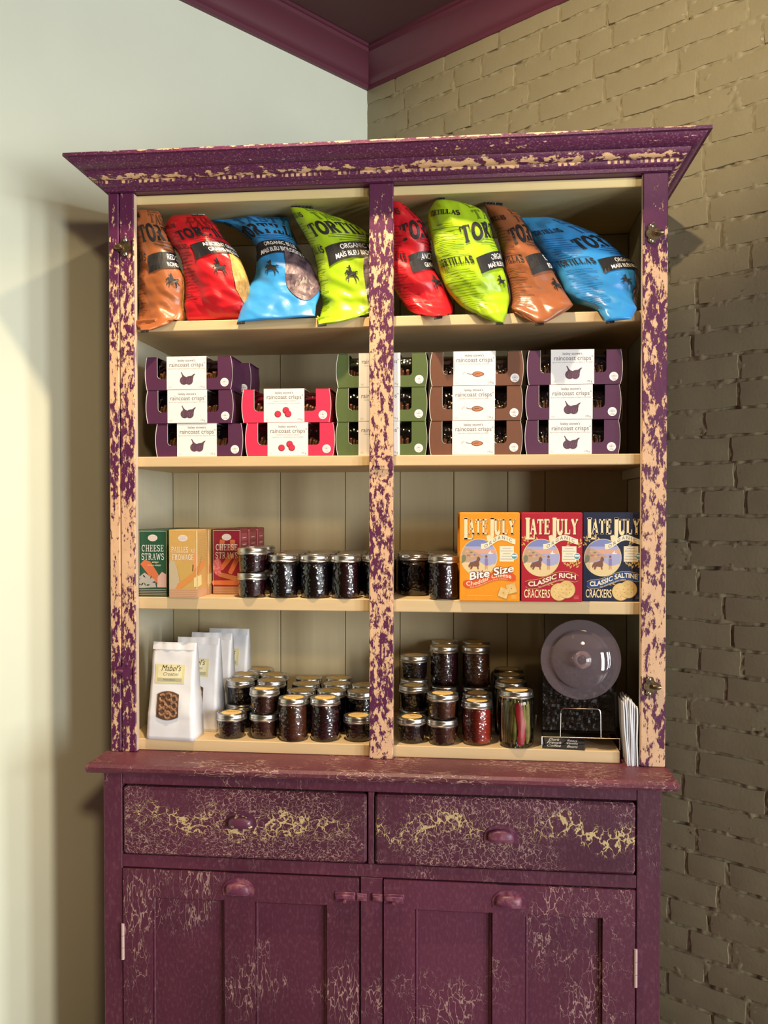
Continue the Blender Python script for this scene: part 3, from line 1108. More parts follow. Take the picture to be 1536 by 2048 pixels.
class Bag:
    def __init__(s, rows, d, seed, overhang=True):
        s.rows = [tuple(r) for r in rows]
        n = len(rows)
        out = []
        for i, (xl, zl, xr, zr, y) in enumerate(s.rows):
            if overhang and i == 0:
                y, zl, zr = -0.010, zl - 0.005, zr - 0.005
            if overhang and i == 1:
                y = max(0.018, y - 0.02)
            out.append((max(xl, -0.597), min(zl, 2.199), min(xr, 0.592), min(zr, 2.199), y))
        s.rows = out
        s.d, s.seed = d, seed
        s.overhang = overhang
        s.P = sum(((r[2] - r[0])) for r in s.rows[2:6]) / 4      # mean width
        mid0 = Vector(((s.rows[0][0] + s.rows[0][2]) / 2, 0, (s.rows[0][1] + s.rows[0][3]) / 2))
        mid1 = Vector(((s.rows[-1][0] + s.rows[-1][2]) / 2, 0, (s.rows[-1][1] + s.rows[-1][3]) / 2))
        s.H = (mid1 - mid0).length

    def row(s, t):
        n = len(s.rows) - 1
        f = min(max(t, 0), 1) * n
        i = min(int(f), n - 1)
        u = f - i
        p0, p1, p2, p3 = (s.rows[max(i - 1, 0)], s.rows[i], s.rows[i + 1], s.rows[min(i + 2, n)])
        r = []
        for a, b, c, d in zip(p0, p1, p2, p3):
            r.append(0.5 * ((2 * b) + (c - a) * u + (2 * a - 5 * b + 4 * c - d) * u * u + (3 * b - a - 3 * c + d) * u ** 3))
        return r

    def at(s, c, t, off=0.0, wr=1.0):
        xl, zl, xr, zr, y = s.row(t)
        ca, sa = math.cos(math.pi * c), math.sin(math.pi * c)
        k = (1 - ca) / 2
        env = (max(0.0, min(1, t * 4.5)) ** 0.6) * (max(0.0, min(1, (1 - t) * 3.2)) ** 0.7)
        d = s.d * env + 0.0015
        sx = math.copysign(abs(sa) ** 0.85, sa)
        x = xl + (xr - xl) * k
        z = zl + (zr - zl) * k
        yy = y - d * sx
        # creases
        q = Vector((x * 16 + s.seed, z * 16, sx * 0.6 + s.seed * 2))
        v = noise.noise(q)
        ends = 0.55 + 0.75 * abs(2 * t - 1) ** 2
        d2, _ = noise.voronoi(Vector((x * 13 - s.seed, z * 11 + s.seed, s.seed * 2 + sx * 0.45)))
        sd = round(s.seed * 10) + (0 if sx >= 0 else 50)
        cr = 0.0085 * crumple(x, z, 24, sd) + 0.0040 * crumple(x, z, 52, sd + 3)
        disp = (0.004 * v + 0.010 * (0.45 - d2[0]) + cr * min(1, abs(sx) * 2.0)) * wr * ends * min(1, env * 1.6)
        m = Vector(((xl + xr) / 2, y, (zl + zr) / 2))
        p = Vector((x, yy, z))
        nrm = Vector(((x - m.x) * 0.5, -sx * max(s.d, 0.02), 0))
        if nrm.length > 1e-6:
            nrm.normalize()
        else:
            nrm = Vector((0, -1, 0))
        p += nrm * (disp + off)
        if s.overhang:
            if p.z < 1.9385 and p.y > 0.012:      # rest on the shelf, drape over its front edge
                p.y = 0.012 - (1.9385 - p.z) * 0.15
        else:
            p.z = max(p.z, 1.9385)
        lim = 2.2035
        p.z = min(p.z, lim)
        if abs(p.x - 0.003) < 0.034 and p.y < 0.025:
            p.y = 0.025
        return p

    def mesh(s, nc=120, nt=100):
        mb = MB()
        vs, fs = [], []
        for j in range(nt + 1):
            for i in range(nc):
                vs.append(s.at(2.0 * i / nc, j / nt))
        for j in range(nt):
            for i in range(nc):
                a, b = j * nc + i, j * nc + (i + 1) % nc
                fs.append((a, b, b + nc, a + nc))
        fs.append(tuple(range(nc)))
        fs.append(tuple(range(nt * nc, (nt + 1) * nc)))
        mb.add(vs, fs)
        return mb

    def put(s, c0, t0=0.0):
        """map print coordinates (metres from the face centre, metres up the bag) onto the film"""
        def fn(u, v, ly):
            return s.at(c0 + u / (s.P * 1.45), t0 + v / s.H, 0.0011 + 0.00035 * ly)
        return fn


def seal(bag, top):
    mb = MB()
    vs, fs = [], []
    n = 20
    xl, zl, xr, zr, y = bag.row(1.0 if top else 0.0)
    up = 1 if top else -1
    for i in range(n + 1):
        k = i / n if top else i / n * min(1.0, 0.018 / max(xr - xl, 1e-4))
        for a in (0, 1):
            zz = zl + (zr - zl) * k + up * a * 0.0055
            for b in (-1, 1):
                vs.append((xl + (xr - xl) * k, y + b * 0.0012 + 0.0025 * math.sin(i * 1.9) * a - (0.0 if top else 0.003 * a), min(zz, 2.2038)))
    for i in range(n):
        o_ = i * 4
        fs += [(o_, o_ + 4, o_ + 6, o_ + 2), (o_ + 1, o_ + 3, o_ + 7, o_ + 5), (o_ + 2, o_ + 6, o_ + 7, o_ + 3), (o_, o_ + 1, o_ + 5, o_ + 4)]
    fs += [(0, 2, 3, 1), (n * 4, n * 4 + 1, n * 4 + 3, n * 4 + 2)]
    mb.add(vs, fs)
    return mb


CHIP_P = mottled('blue_corn_chips', (0.035, 0.022, 0.035), (0.20, 0.13, 0.16), 30, 0.45, 1.0)
CHIP_Y = mottled('grain_tortilla_chips', (0.20, 0.11, 0.03), (0.60, 0.38, 0.10), 26, 0.5, 1.0)
BAGS = [
    # key, film colour, dark print, d, face centre c0, band text, window chips, label, tag text
    ('brown1', (0.33, 0.105, 0.035), (0.14, 0.05, 0.03), 0.032, 0.97, ('RED CORN', 'ROND ROUGE'), CHIP_Y, 'brown chip bag squeezed against the left stile on the top shelf', True),
    ('red1', (0.55, 0.012, 0.02), (0.22, 0.005, 0.01), 0.036, 0.78, ('ANCIENT GRAIN', 'GRAINS ANCIENS'), CHIP_Y, 'red chip bag with a golden chip window, left half of the top shelf', False),
    ('blue1', (0.035, 0.26, 0.62), (0.015, 0.09, 0.27), 0.040, 0.60, ('ORGANIC BLUE', 'MA\u00cfS BLEU BIOLOGIQUE'), CHIP_P, 'blue chip bag with a dark chip window between red and green bags, top shelf left', True),
    ('green1', (0.36, 0.56, 0.015), (0.12, 0.21, 0.01), 0.040, 0.66, ('ORGANIC BLUE', 'MA\u00cfS BLEU BIOLOGIQUE'), CHIP_P, 'lime green chip bag just left of the centre post on the top shelf', True),
    ('red2', (0.55, 0.012, 0.02), (0.22, 0.005, 0.01), 0.034, 1.03, ('ANCIENT GRAIN', 'GRAINS ANCIENS'), CHIP_Y, 'red chip bag just right of the centre post on the top shelf', True),
    ('green2', (0.36, 0.56, 0.015), (0.12, 0.21, 0.01), 0.038, 0.99, ('ORGANIC BLUE', 'MA\u00cfS BLEU BIOLOGIQUE'), CHIP_P, 'lime green chip bag leaning right of the red one, its small-print side showing', True),
    ('brown2', (0.30, 0.10, 0.04), (0.13, 0.05, 0.03), 0.036, 1.02, ('RED CORN', 'ROND ROUGE'), CHIP_Y, 'brown chip bag between green and blue bags on the right half of the top shelf', True),
    ('blue2', (0.035, 0.26, 0.62), (0.015, 0.09, 0.27), 0.044, 0.86, ('ORGANIC BLUE', 'MA\u00cfS BLEU BIOLOGIQUE'), CHIP_P, 'blue chip bag slumped against the right end of the top shelf', True),
]
for bi, (key, col, dk, d, c0, band, chips, lab, over) in enumerate(BAGS):
    bag = Bag(BAGROWS[key], d, 3.1 * bi + 1.3, over)
    root = thing('chip_bag', lab, 'chip bag', (0, 0, 0), group='chip bags on the top shelf')
    base_pt = Vector(((bag.rows[1][0] + bag.rows[1][2]) / 2, bag.rows[1][4], 1.936))
    root.location = base_pt
    fm = foil('film_%s' % key, col)
    dkm = plain('dark_print_%s' % key, dk, 0.45)
    film = part('film', bag.mesh(), fm, root, smooth='all')
    film.location = -base_pt
    for top in (True, False):
        if top and key in ('brown1', 'red1', 'red2', 'blue2'):
            continue
        if key == 'red1':
            continue
        sl = part('seal', seal(bag, top), INK, root)
        sl.location = -base_pt
    H = bag.H
    u = 1.0
    # window showing the chips
    w = Print()
    w.add(disc2(0.026, 0.31 * H, 0.036, 0.21 * H, 30, 7), chips, 1)
    fn = bag.put(c0)

    def chipfn(x, y, ly, fn=fn, bag=bag):
        p = fn(x, y, ly)
        dd, _ = noise.voronoi(Vector((x * 55, y * 55, bag.seed)))
        p.y -= 0.0035 * min(dd[1] - dd[0], 0.7)
        return p
    wo = part('chip_window', w.mesh('chip_window', chipfn), None, root)
    wo.location = -base_pt
    pr_ = Print()
    # band
    bw, bh = 0.082, 0.034
    yb_ = 0.455 * H
    bend = lambda x, y: (x, y - 3.2 * x * x * 0.8)
    pr_.add(rect2(-bw, bw, yb_, yb_ + bh, 26, 3), INK, 3, warp=bend)
    pr_.add(sans(band[0], 0.0150, 0.012, 0.9), WHITE, 4, (0.0, yb_ + 0.0195), warp=bend)
    pr_.add(sans(band[1], 0.0135, 0.012, 0.86), WHITE, 4, (0.0, yb_ + 0.0045), warp=bend)
    hv, hf = horse()
    pr_.add(([(x * 0.030, y * 0.030) for x, y in hv], hf), INK, 3, (-0.036, 0.35 * H))
    pr_.add(slab('TORTILLAS', 0.0285, 0.125, 0.05, 0.90), INK, 2, (0, 0.640 * H), warp=lambda x, y: (x, y - 1.6 * x * x))
    pr_.add(slab('TASTY', 0.0240, 0.10, 0.045, 0.98), dkm, 2, (-0.004, 0.755 * H), warp=lambda x, y: (x, y - 1.4 * x * x))
    pr_.add(slab('EXTRA', 0.0215, 0.10, 0.045, 0.98), dkm, 2, (-0.008, 0.852 * H), warp=lambda x, y: (x, y - 1.2 * x * x))
    for k, wd in enumerate((0.052, 0.060, 0.040)):
        pr_.add(rect2(-wd, wd, 0.618 * H - 0.006 * k, 0.618 * H - 0.006 * k + 0.0018, 20, 1), dkm, 2)
    if key == 'red1':
        pr_.add(rect2(-0.042, 0.03, 0.955 * H, 0.955 * H + 0.015, 14, 2), INK, 2)
        pr_.add(sans('NEAL BROTHERS', 0.0105, 0.012, 0.9), WHITE, 3, (-0.006, 0.955 * H + 0.004))
    # small print on the gusset side
    for (tz, big) in ((0.76, True), (0.48, True)):
        pr_.add(slab('TORTILLAS', 0.0135, 0.11, 0.045, 0.8), INK, 2, (-0.128, tz * H))
    for k in range(30):
        tz = 0.16 + 0.56 * k / 30
        if abs(tz - 0.49) < 0.035:
            continue
        r0 = 0.028 + 0.010 * math.sin(k * 2.3)
        pr_.add(rect2(-0.128 - r0, -0.128 + r0, tz * H, tz * H + 0.0011, 9, 1), dkm, 2)
    lo = part('lettering', pr_.mesh('lettering', fn), None, root)
    lo.location = -base_pt

# ---------------------------------------------------------------- second shelf: cartons of crisps
CW, CH, CDP = 0.2075, 0.0765, 0.088


def crisp_box(kind, col, dark):
    """tray carton with curved ends, U-shaped front opening, wrap label, clear film and crisps inside"""
    root = thing('crisp_box', 'box', 'box')
    cm = card('carton_%s' % kind, col, 0.5)
    em = plain('carton_cut_edge', (0.72, 0.70, 0.66), 0.6)
    mb = MB()
    hw = CW / 2
    NZ = 8

    def bow(z):
        return 0.0045 * (1 - (2 * z / CH - 1) ** 2)
    # front panel with opening
    a0, a1, zb = -hw + 0.0285, hw - 0.0345, 0.026
    rr = 0.008
    th = 0.0012
    left = [(-hw - bow(CH * i / NZ) + 0.0045, CH * i / NZ) for i in range(NZ + 1)]
    right = [(hw + bow(CH * i / NZ) - 0.0045, CH * i / NZ) for i in range(NZ + 1)]
    hole_l = [(a0, CH), (a0, zb + rr)] + [(a0 + rr - rr * math.cos(R(q)), zb + rr - rr * math.sin(R(q))) for q in (30, 60, 90)]
    hole_r = [(a1 - rr + rr * math.sin(R(q)), zb + rr - rr * math.cos(R(q))) for q in (0, 30, 60)] + [(a1, zb + rr), (a1, CH)]
    outline = left + hole_l + hole_r + right[::-1]
    mb.prism(outline, 0.0, th, 'y')
    # curved end walls
    for sgn, edge in ((-1, left), (1, right)):
        vs, fs = [], []
        for (x, z) in edge:
            vs += [(x, 0.0, z), (x, CDP, z), (x - sgn * th, 0.0, z), (x - sgn * th, CDP, z)]
        for i in range(NZ):
            o_ = 4 * i
            fs += [(o_, o_ + 1, o_ + 5, o_ + 4), (o_ + 2, o_ + 6, o_ + 7, o_ + 3)]
        mb.add(vs, fs)
    mb.box(-hw + 0.002, hw - 0.002, CDP - th, CDP, 0.0, CH)
    mb.box(-hw + 0.002, hw - 0.002, th, CDP - th, 0.0, th)
    # top flaps left and right of the opening
    mb.box(-hw + 0.001, a0, 0.0, CDP, CH - th, CH)
    mb.box(a1, hw - 0.001, 0.0, CDP, CH - th, CH)
    mb.box(a0, a1, CDP - 0.018, CDP, CH - th, CH)
    part('carton', mb, cm, root)
    for pts_, r_ in (([(x - 0.0004, -0.0004, z) for x, z in left], 0.0007), ([(x + 0.0004, -0.0004, z) for x, z in right], 0.0005), ([(x + 0.0003, -0.0004, z) for x, z in hole_l], 0.0004)):
        ed = MB()
        ed.tube(pts_, r_, 6)
        part('cut_edge', ed, em, root)
    # wrap label
    lb = MB()
    l0, l1 = -0.0520, 0.0425
    lb.box(l0, l1, -0.0012, -0.0002, 0.0008, CH + 0.0008)
    lb.box(l0, l1, -0.0002, CDP * 0.8, CH + 0.0001, CH + 0.0008)
    lab = part('label_band', lb, plain('label_paper', (0.84, 0.81, 0.80), 0.5), root)
    pr_ = Print()
    cx = (l0 + l1) / 2
    pr_.add(sans("lesley stowe's", 0.0078, 0.008), GREY, 1, (cx, 0.0655))
    pr_.add(sans('raincoast crisps', 0.0142, 0.004, 0.92), GREY, 1, (cx, 0.0535))
    pr_.add(sans('\u00ae', 0.005, 0.0), GREY, 1, (l1 - 0.004, 0.060))
    tl = {'fig': ['fig and olive crackers/craquelins aux figues et aux olives'], 'berry': ['cranberry and hazelnut crackers', 'craquelins aux canneberges et aux noisettes'],
          'date': ['salty date crackers/craquelins aux dattes'], 'green': ['rosemary crackers/craquelins au romarin']}[kind]
    for k, s_ in enumerate(tl):
        v_, f_ = sans(s_, 0.0042, 0.006)
        wd = max(p[0] for p in v_) - min(p[0] for p in v_)
        sc = min(1, 0.088 / wd)
        pr_.add(([(x * sc, y) for x, y in v_], f_), LGREY, 1, (cx, 0.0478 - k * 0.0052))
    pr_.add(sans('(u)', 0.006, 0.0), LGREY, 1, (l0 + 0.008, 0.005))
    pr_.add(sans('170 g', 0.0055, 0.004), GREY, 1, (l1 - 0.010, 0.005))
    if kind == 'fig':
        F1 = plain('fig_skin', (0.10, 0.045, 0.075), 0.6)
        F2 = plain('fig_light', (0.20, 0.10, 0.15), 0.6)
        pr_.add(poly2([(cx - 0.0100, 0.028), (cx - 0.0108, 0.0345), (cx - 0.0135, 0.0405), (cx - 0.0118, 0.0415), (cx - 0.0080, 0.0350), (cx - 0.0015, 0.0285)]), F1, 1)
        pr_.add(disc2(cx - 0.0060, 0.0215, 0.0098, 0.0098), F1, 2)
        pr_.add(poly2([(cx - 0.0010, 0.0280), (cx + 0.0040, 0.0312), (cx + 0.0125, 0.0325), (cx + 0.0170, 0.0360), (cx + 0.0208, 0.0372), (cx + 0.0205, 0.0355), (cx + 0.0170, 0.0315), (cx + 0.0155, 0.0230), (cx + 0.006, 0.020)]), F1, 3)
        pr_.add(disc2(cx + 0.0062, 0.0215, 0.0095, 0.0098), F1, 4)
        for q in (-0.0045, 0.0, 0.0042):
            pr_.add(strip([(cx + 0.0055 + q, 0.0150), (cx + 0.0058 + q * 1.3, 0.0200), (cx + 0.0085 + q * 1.0, 0.0260)], 0.0004), F2, 5)
        for q in (-0.0050, -0.0010):
            pr_.add(strip([(cx - 0.0075 + q, 0.0150), (cx - 0.0082 + q, 0.0200), (cx - 0.0085 + q * 0.6, 0.0270)], 0.0004), F2, 5)
    elif kind == 'berry':
        B1 = plain('berry_rim', (0.25, 0.01, 0.03), 0.5)
        B2 = plain('berry_red', (0.62, 0.03, 0.07), 0.5)
        for k, (x, z) in enumerate(((-0.0145, 0.019), (0.0045, 0.0275), (0.0095, 0.0195))):
            pr_.add(disc2(cx + x, z, 0.0078, 0.0078), B1, 1 + k * 2)
            pr_.add(disc2(cx + x + 0.0004, z + 0.0006, 0.0066, 0.0066), B2, 2 + k * 2)
    elif kind == 'date':
        D1 = plain('date_rim', (0.17, 0.07, 0.04), 0.5)
        D2 = plain('date_flesh', (0.52, 0.19, 0.08), 0.5)
        leaf = lambda a, b: [(a * math.cos(R(q)) * (1 if math.cos(R(q)) < 0 else 1.12), b * math.sin(R(q)) * (1 - 0.25 * max(0, math.cos(R(q))))) for q in range(0, 360, 15)]
        pr_.add(poly2(leaf(0.0125, 0.0064)), D1, 1, (cx + 0.008, 0.026))
        pr_.add(poly2(leaf(0.0105, 0.0048)), D2, 2, (cx + 0.008, 0.026))
        pr_.add(strip([(cx + 0.001, 0.0255), (cx + 0.006, 0.0268), (cx + 0.012, 0.0268)], 0.0008), D1, 3)
        pr_.add(strip([(cx - 0.004, 0.0258), (cx - 0.010, 0.0262), (cx - 0.0155, 0.028), (cx - 0.0165, 0.0285)], 0.0006), D1, 3)
        pr_.add(sans('salty', 0.0055, 0.0), LGREY, 1, (cx - 0.0225, 0.028), 0.8)
    else:
        G1 = plain('herb_green', (0.10, 0.16, 0.06), 0.5)
        for k in range(6):
            pr_.add(poly2([(0, 0), (0.004, 0.0022), (0.010, 0.001), (0.004, -0.0012)]), G1, 1, (cx - 0.012 + k * 0.0045, 0.016 + k * 0.003), 1.2 if k % 2 else -0.3)
        pr_.add(strip([(cx - 0.016, 0.013), (cx + 0.014, 0.034)], 0.0005), G1, 2)
    part('label_print', pr_.mesh('label_print', lambda x, y, ly: (x, -0.00125 - 0.00012 * ly, y)), None, lab)
    # round seal
    pr_ = Print()
    sx, sz = hw - 0.0185, 0.0165
    pr_.add(disc2(sx, sz, 0.0098, 0.0098), WHITE, 1)
    pr_.add(sans('non', 0.0036, 0.008), LGREY, 2, (sx, sz + 0.0042))
    pr_.add(sans('GMO', 0.0058, 0.012), LGREY, 2, (sx, sz - 0.0008))
    pr_.add(sans('sans', 0.0036, 0.008), LGREY, 2, (sx, sz - 0.0040))
    pr_.add(sans('OGM', 0.0040, 0.012), LGREY, 2, (sx, sz - 0.0074))
    part('round_sticker', pr_.mesh('round_sticker', lambda x, y, ly: (x, -0.0001 - 0.00015 * ly, y)), None, root)
    # crisps and film
    cr = MB()
    rg = rnd(sum(ord(ch) for ch in kind))
    x = a0 + 0.004
    while x < a1 - 0.006:
        hgt = rg.uniform(0.034, 0.047)
        tl_ = rg.uniform(-0.25, 0.25)
        w_ = rg.uniform(0.0028, 0.0042)
        y0 = rg.uniform(0.003, 0.010)
        pts = [(-1, 0), (1, 0), (1.25, .3), (1.2, .7), (.8, .95), (0, 1), (-.8, .95), (-1.2, .7), (-1.25, .3)]
        vs = []
        for xx in (0, w_):
            for (p, q) in pts:
                vs.append((x + xx + tl_ * q * 0.012, y0 + 0.03 + p * 0.024, 0.002 + q * hgt))
        n = len(pts)
        cr.add(vs, [tuple(range(n)), tuple(range(2 * n - 1, n - 1, -1))] + [(i, (i + 1) % n, (i + 1) % n + n, i + n) for i in range(n)])
        x += w_ + rg.uniform(0.0006, 0.004)
    part('crisps', cr, mottled('seeded_crisps_%s' % kind, (0.16, 0.055, 0.025), (0.52, 0.22, 0.09), 140, 0.6, 0.6), root)
    fl = MB()
    NX = 18
    vs, fs = [], []
    for i in range(NX + 1):
        xx = a0 - 0.003 + (a1 - a0 + 0.006) * i / NX
        for j, (yy, zz_) in enumerate(((0.0022, 0.020), (0.0030, 0.045), (0.006, 0.062), (0.020, 0.070), (0.06, 0.071))):
            wv = 0.0015 * noise.noise(Vector((xx * 130, j * 1.7, len(kind)))) if j else 0
            vs.append((xx, yy + abs(wv), zz_ + wv * 0.8))
    for i in range(NX):
        for j in range(4):
            a = i * 5 + j
            fs.append((a, a + 5, a + 6, a + 1))
    fl.add(vs, fs)
    part('clear_film', fl, thin_glass('clear_film_%s' % kind, (0.97, 0.97, 0.97), 0.25, 1.3, 0.06), root, smooth='all')
    return root


BK = {'fig': ((0.080, 0.018, 0.060), 'dark purple'), 'berry': ((0.66, 0.028, 0.085), 'pink'), 'green': ((0.085, 0.125, 0.035), 'olive green'), 'date': ((0.155, 0.058, 0.030), 'brown')}
protos = {k: crisp_box(k, BK[k][0], None) for k in BK}
LV = ('bottom', 'middle', 'top')
used = set()


def place_box(kind, x, y, lvl, label, rz=0.0):
    loc = (x, y, 1.6238 + lvl * (CH + 0.0010))
    if kind in used:
        o = dup(protos[kind], loc, rz)
    else:
        o = protos[kind]
        o.location = loc
        o.rotation_euler = (0, 0, rz)
        used.add(kind)
    tag(o, label, 'box', 'cracker boxes on the second shelf')


for lvl, x, y in ((0, -0.426, 0.036), (1, -0.448, 0.034), (2, -0.4495, 0.034)):
    place_box('fig', x, y, lvl, 'dark purple fig cracker box, %s of the stack by the left stile' % LV[lvl])
for lvl, x in ((1, -0.436), (2, -0.432)):
    place_box('fig', x, 0.136, lvl, 'dark purple box behind the %s box of the left fig stack' % LV[lvl])
for lvl, x in ((0, -0.2115), (1, -0.2200)):
    place_box('berry', x, 0.036, lvl, '%s pink cranberry cracker box on the second shelf' % ('lower' if lvl == 0 else 'upper'))
for lvl, x in ((0, -0.0005), (1, -0.0005), (2, 0.0005)):
    place_box('green', x, 0.036, lvl, 'olive green cracker box behind the centre post, %s of its stack' % LV[lvl])
for lvl, x in ((0, 0.2125), (1, 0.2130), (2, 0.2145)):
    place_box('date', x, 0.036, lvl, 'brown cracker box with a leaf-shaped date on its label, %s of its stack' % LV[lvl])
for lvl, x in ((0, 0.4265), (1, 0.4280), (2, 0.4310)):
    place_box('fig', x, 0.036, lvl, 'dark purple fig cracker box, %s of the stack by the right stile' % LV[lvl])
for lvl, x in ((1, 0.447), (2, 0.448)):
    place_box('fig', x, 0.138, lvl, 'dark purple box behind the %s box of the right fig stack' % LV[lvl])


# ---------------------------------------------------------------- jars
GLASS = thin_glass('jar_glass', (0.97, 0.98, 0.98), 0.35, 1.9, 0.04)
GLASS_S = thin_glass('plain_jar_glass', (0.98, 0.99, 0.98), 0.0, 1.2, 0.03)
t = NT('tin_lid')
t.setp(col=(0.62, 0.60, 0.57, 1), rough=0.28, metal=1.0, normal=t.bump(t.noise(t.coords(), 90, 2), 0.05, 0.001))
M_TIN = t.m
M_ORANGE = plain('yellow_lid_paper', (0.84, 0.58, 0.19), 0.6)
JAM = {}
for nm, col in (('black', (0.008, 0.003, 0.005)), ('plum', (0.028, 0.004, 0.008)), ('brown', (0.055, 0.014, 0.006)), ('amber', (0.080, 0.022, 0.009)), ('red', (0.26, 0.020, 0.010))):
    t = NT('jam_' + nm)
    n_ = t.noise(t.coords(), 130, 3)
    c_ = t.mix(n_, tuple(x * 0.6 for x in col), tuple(min(1, x * 1.6) for x in col))
    t.setp(col=c_, rough=0.25, spec=0.3)
    JAM[nm] = t.m

#            body radius, total height, lid radius, neck
JS = {'quarter': (0.0315, 0.0575, 0.0352), 'half': (0.0335, 0.0985, 0.0352), 'pint': (0.0390, 0.1270, 0.0375)}
_JM = {}


def jar_meshes(size):
    if size in _JM:
        return _JM[size]
    r, h, lr = JS[size]
    zt = h - 0.0165
    g = MB()
    prof = [(0, 0.0015), (r * 0.72, 0.0), (r * 0.90, 0.0016), (r * 0.97, 0.006), (r, 0.013), (r, zt - 0.012), (r * 0.985, zt - 0.006), (r * 0.93, zt - 0.0015), (lr * 0.93, zt + 0.001), (lr * 0.93, zt + 0.012)]
    if size == 'quarter':
        prof = [(0, 0.0015), (r * 0.78, 0.0), (r * 0.9, 0.0014), (r * 0.955, 0.005), (r * 1.02, zt - 0.004), (lr * 0.93, zt), (lr * 0.93, zt + 0.012)]
    g.lathe(prof, 36)
    c = MB()
    k = 0.955
    c.lathe([(0, 0.0035)] + [(q * k, max(z, 0.0035)) for q, z in prof[1:-1]] + [(lr * 0.86, zt + 0.002), (0, zt + 0.002)], 32)
    b = MB()
    bp = [(lr * 0.96, zt + 0.0005), (lr * 1.015, zt + 0.0012), (lr * 1.02, zt + 0.0035), (lr * 0.985, zt + 0.0052), (lr * 1.005, zt + 0.0072), (lr * 0.98, zt + 0.0092), (lr * 0.985, zt + 0.0115), (lr * 0.985, zt + 0.0143), (lr * 0.96, zt + 0.0158),
          (lr * 0.88, zt + 0.0160), (lr * 0.86, zt + 0.0150)]
    b.lathe(bp, 36)
    d = MB()
    d.lathe([(lr * 0.86, zt + 0.0149), (lr * 0.80, zt + 0.0149), (lr * 0.78, zt + 0.0156), (lr * 0.72, zt + 0.0158), (0, zt + 0.0158)], 32)
    p = Print()
    p.add(disc2(0, 0, lr * 0.68, lr * 0.68, 28), M_ORANGE, 1)
    p.add(sans("Mabel's", 0.0105, 0.0, 1.0, 0.3), GREY, 2, (0, 0.006))
    p.add(rect2(-0.012, 0.012, -0.004, -0.0032), LGREY, 2)
    pm = p.mesh('lid_label', lambda x, y, ly: (x, y, zt + 0.0158 + 0.00018 * ly))
    _JM[size] = (g.mesh('glass', GLASS if size != 'pint' else GLASS_S, True), {}, b.mesh('band', M_TIN, True), d.mesh('lid', M_TIN, True), pm, c)
    return _JM[size]


def jar(size, jam, x, y, z, label, paper, group, contents=True):
    g, cd, b, d, pm, cmb = jar_meshes(size)
    root = thing('jam_jar' if contents else 'preserve_jar', label, 'jar', (x, y, z), rnd(int(abs(x * 7919 + y * 977) * 1000)).uniform(-0.5, 0.5), group)
    link('glass', g, root)
    if contents:
        if jam not in cd:
            cd[jam] = cmb.mesh('contents', JAM[jam], True)
        link('contents', cd[jam], root)
    link('lid', d, root)
    link('band', b, root)
    if paper:
        link('lid_label', pm, root)
    return root


Z3, Z4 = 1.2982, 0.9672
G3, G4L, G4R = 'jam jars on the third shelf', 'jam jars on the bottom shelf, left half', 'jam jars on the bottom shelf, right half'
qh, hh, ph = JS['quarter'][1] + 0.0004, JS['half'][1] + 0.0004, JS['pint'][1]
# third shelf
jar('quarter', 'plum', -0.303, 0.045, Z3, 'small dark jam jar under another, beside the red cheese straw box', False, G3)
jar('quarter', 'plum', -0.302, 0.045, Z3 + qh, 'small dark jam jar on top of a two-jar stack, third shelf', False, G3)
for i, (x, jm, nm) in enumerate(((-0.2295, 'black', 'first'), (-0.1555, 'black', 'second'), (-0.0840, 'plum', 'third'), (-0.0115, 'black', 'fourth'))):
    jar('half', jm, x, 0.050 if i < 3 else 0.062, Z3, 'tall dark jam jar, third shelf front row, %s right of the small stack' % nm, False, G3)
jar('half', 'plum', 0.1410, 0.044, Z3, 'tall dark red jam jar right beside the orange cracker box', False, G3)
for r_ in range(1, 4):
    for i, x in enumerate((-0.298, -0.226, -0.150, -0.077, -0.004, 0.069, 0.1405)):
        yy = 0.0560 + r_ * 0.0745 + 0.0008 * math.sin(i * 2.1 + r_)
        xx = x - 0.006 * r_ + 0.0006 * math.sin(i * 1.3 + r_ * 2)
        if i == 6 and r_ == 1:
            xx = 0.1430
        if i == 5 and r_ == 1:
            jar('half', 'black', 0.0690, 0.131, Z3, 'dark jar set back between centre post and front red jar', False, G3)
            continue
        lab = 'third-shelf dark jar, %s row back, %s column from the left' % (ordinal(r_), ordinal(i))
        if i == 0:
            if r_ > 1:
                continue
            jar('quarter', 'plum', xx, yy, Z3, 'lower small jar hidden behind the small two-jar stack, third shelf', False, G3)
            jar('quarter', 'plum', xx, yy, Z3 + qh, 'small jar whose lid peeks out behind the small two-jar stack, third shelf', False, G3)
            continue
        jar('half', 'black', xx, yy, Z3, lab, False, G3)

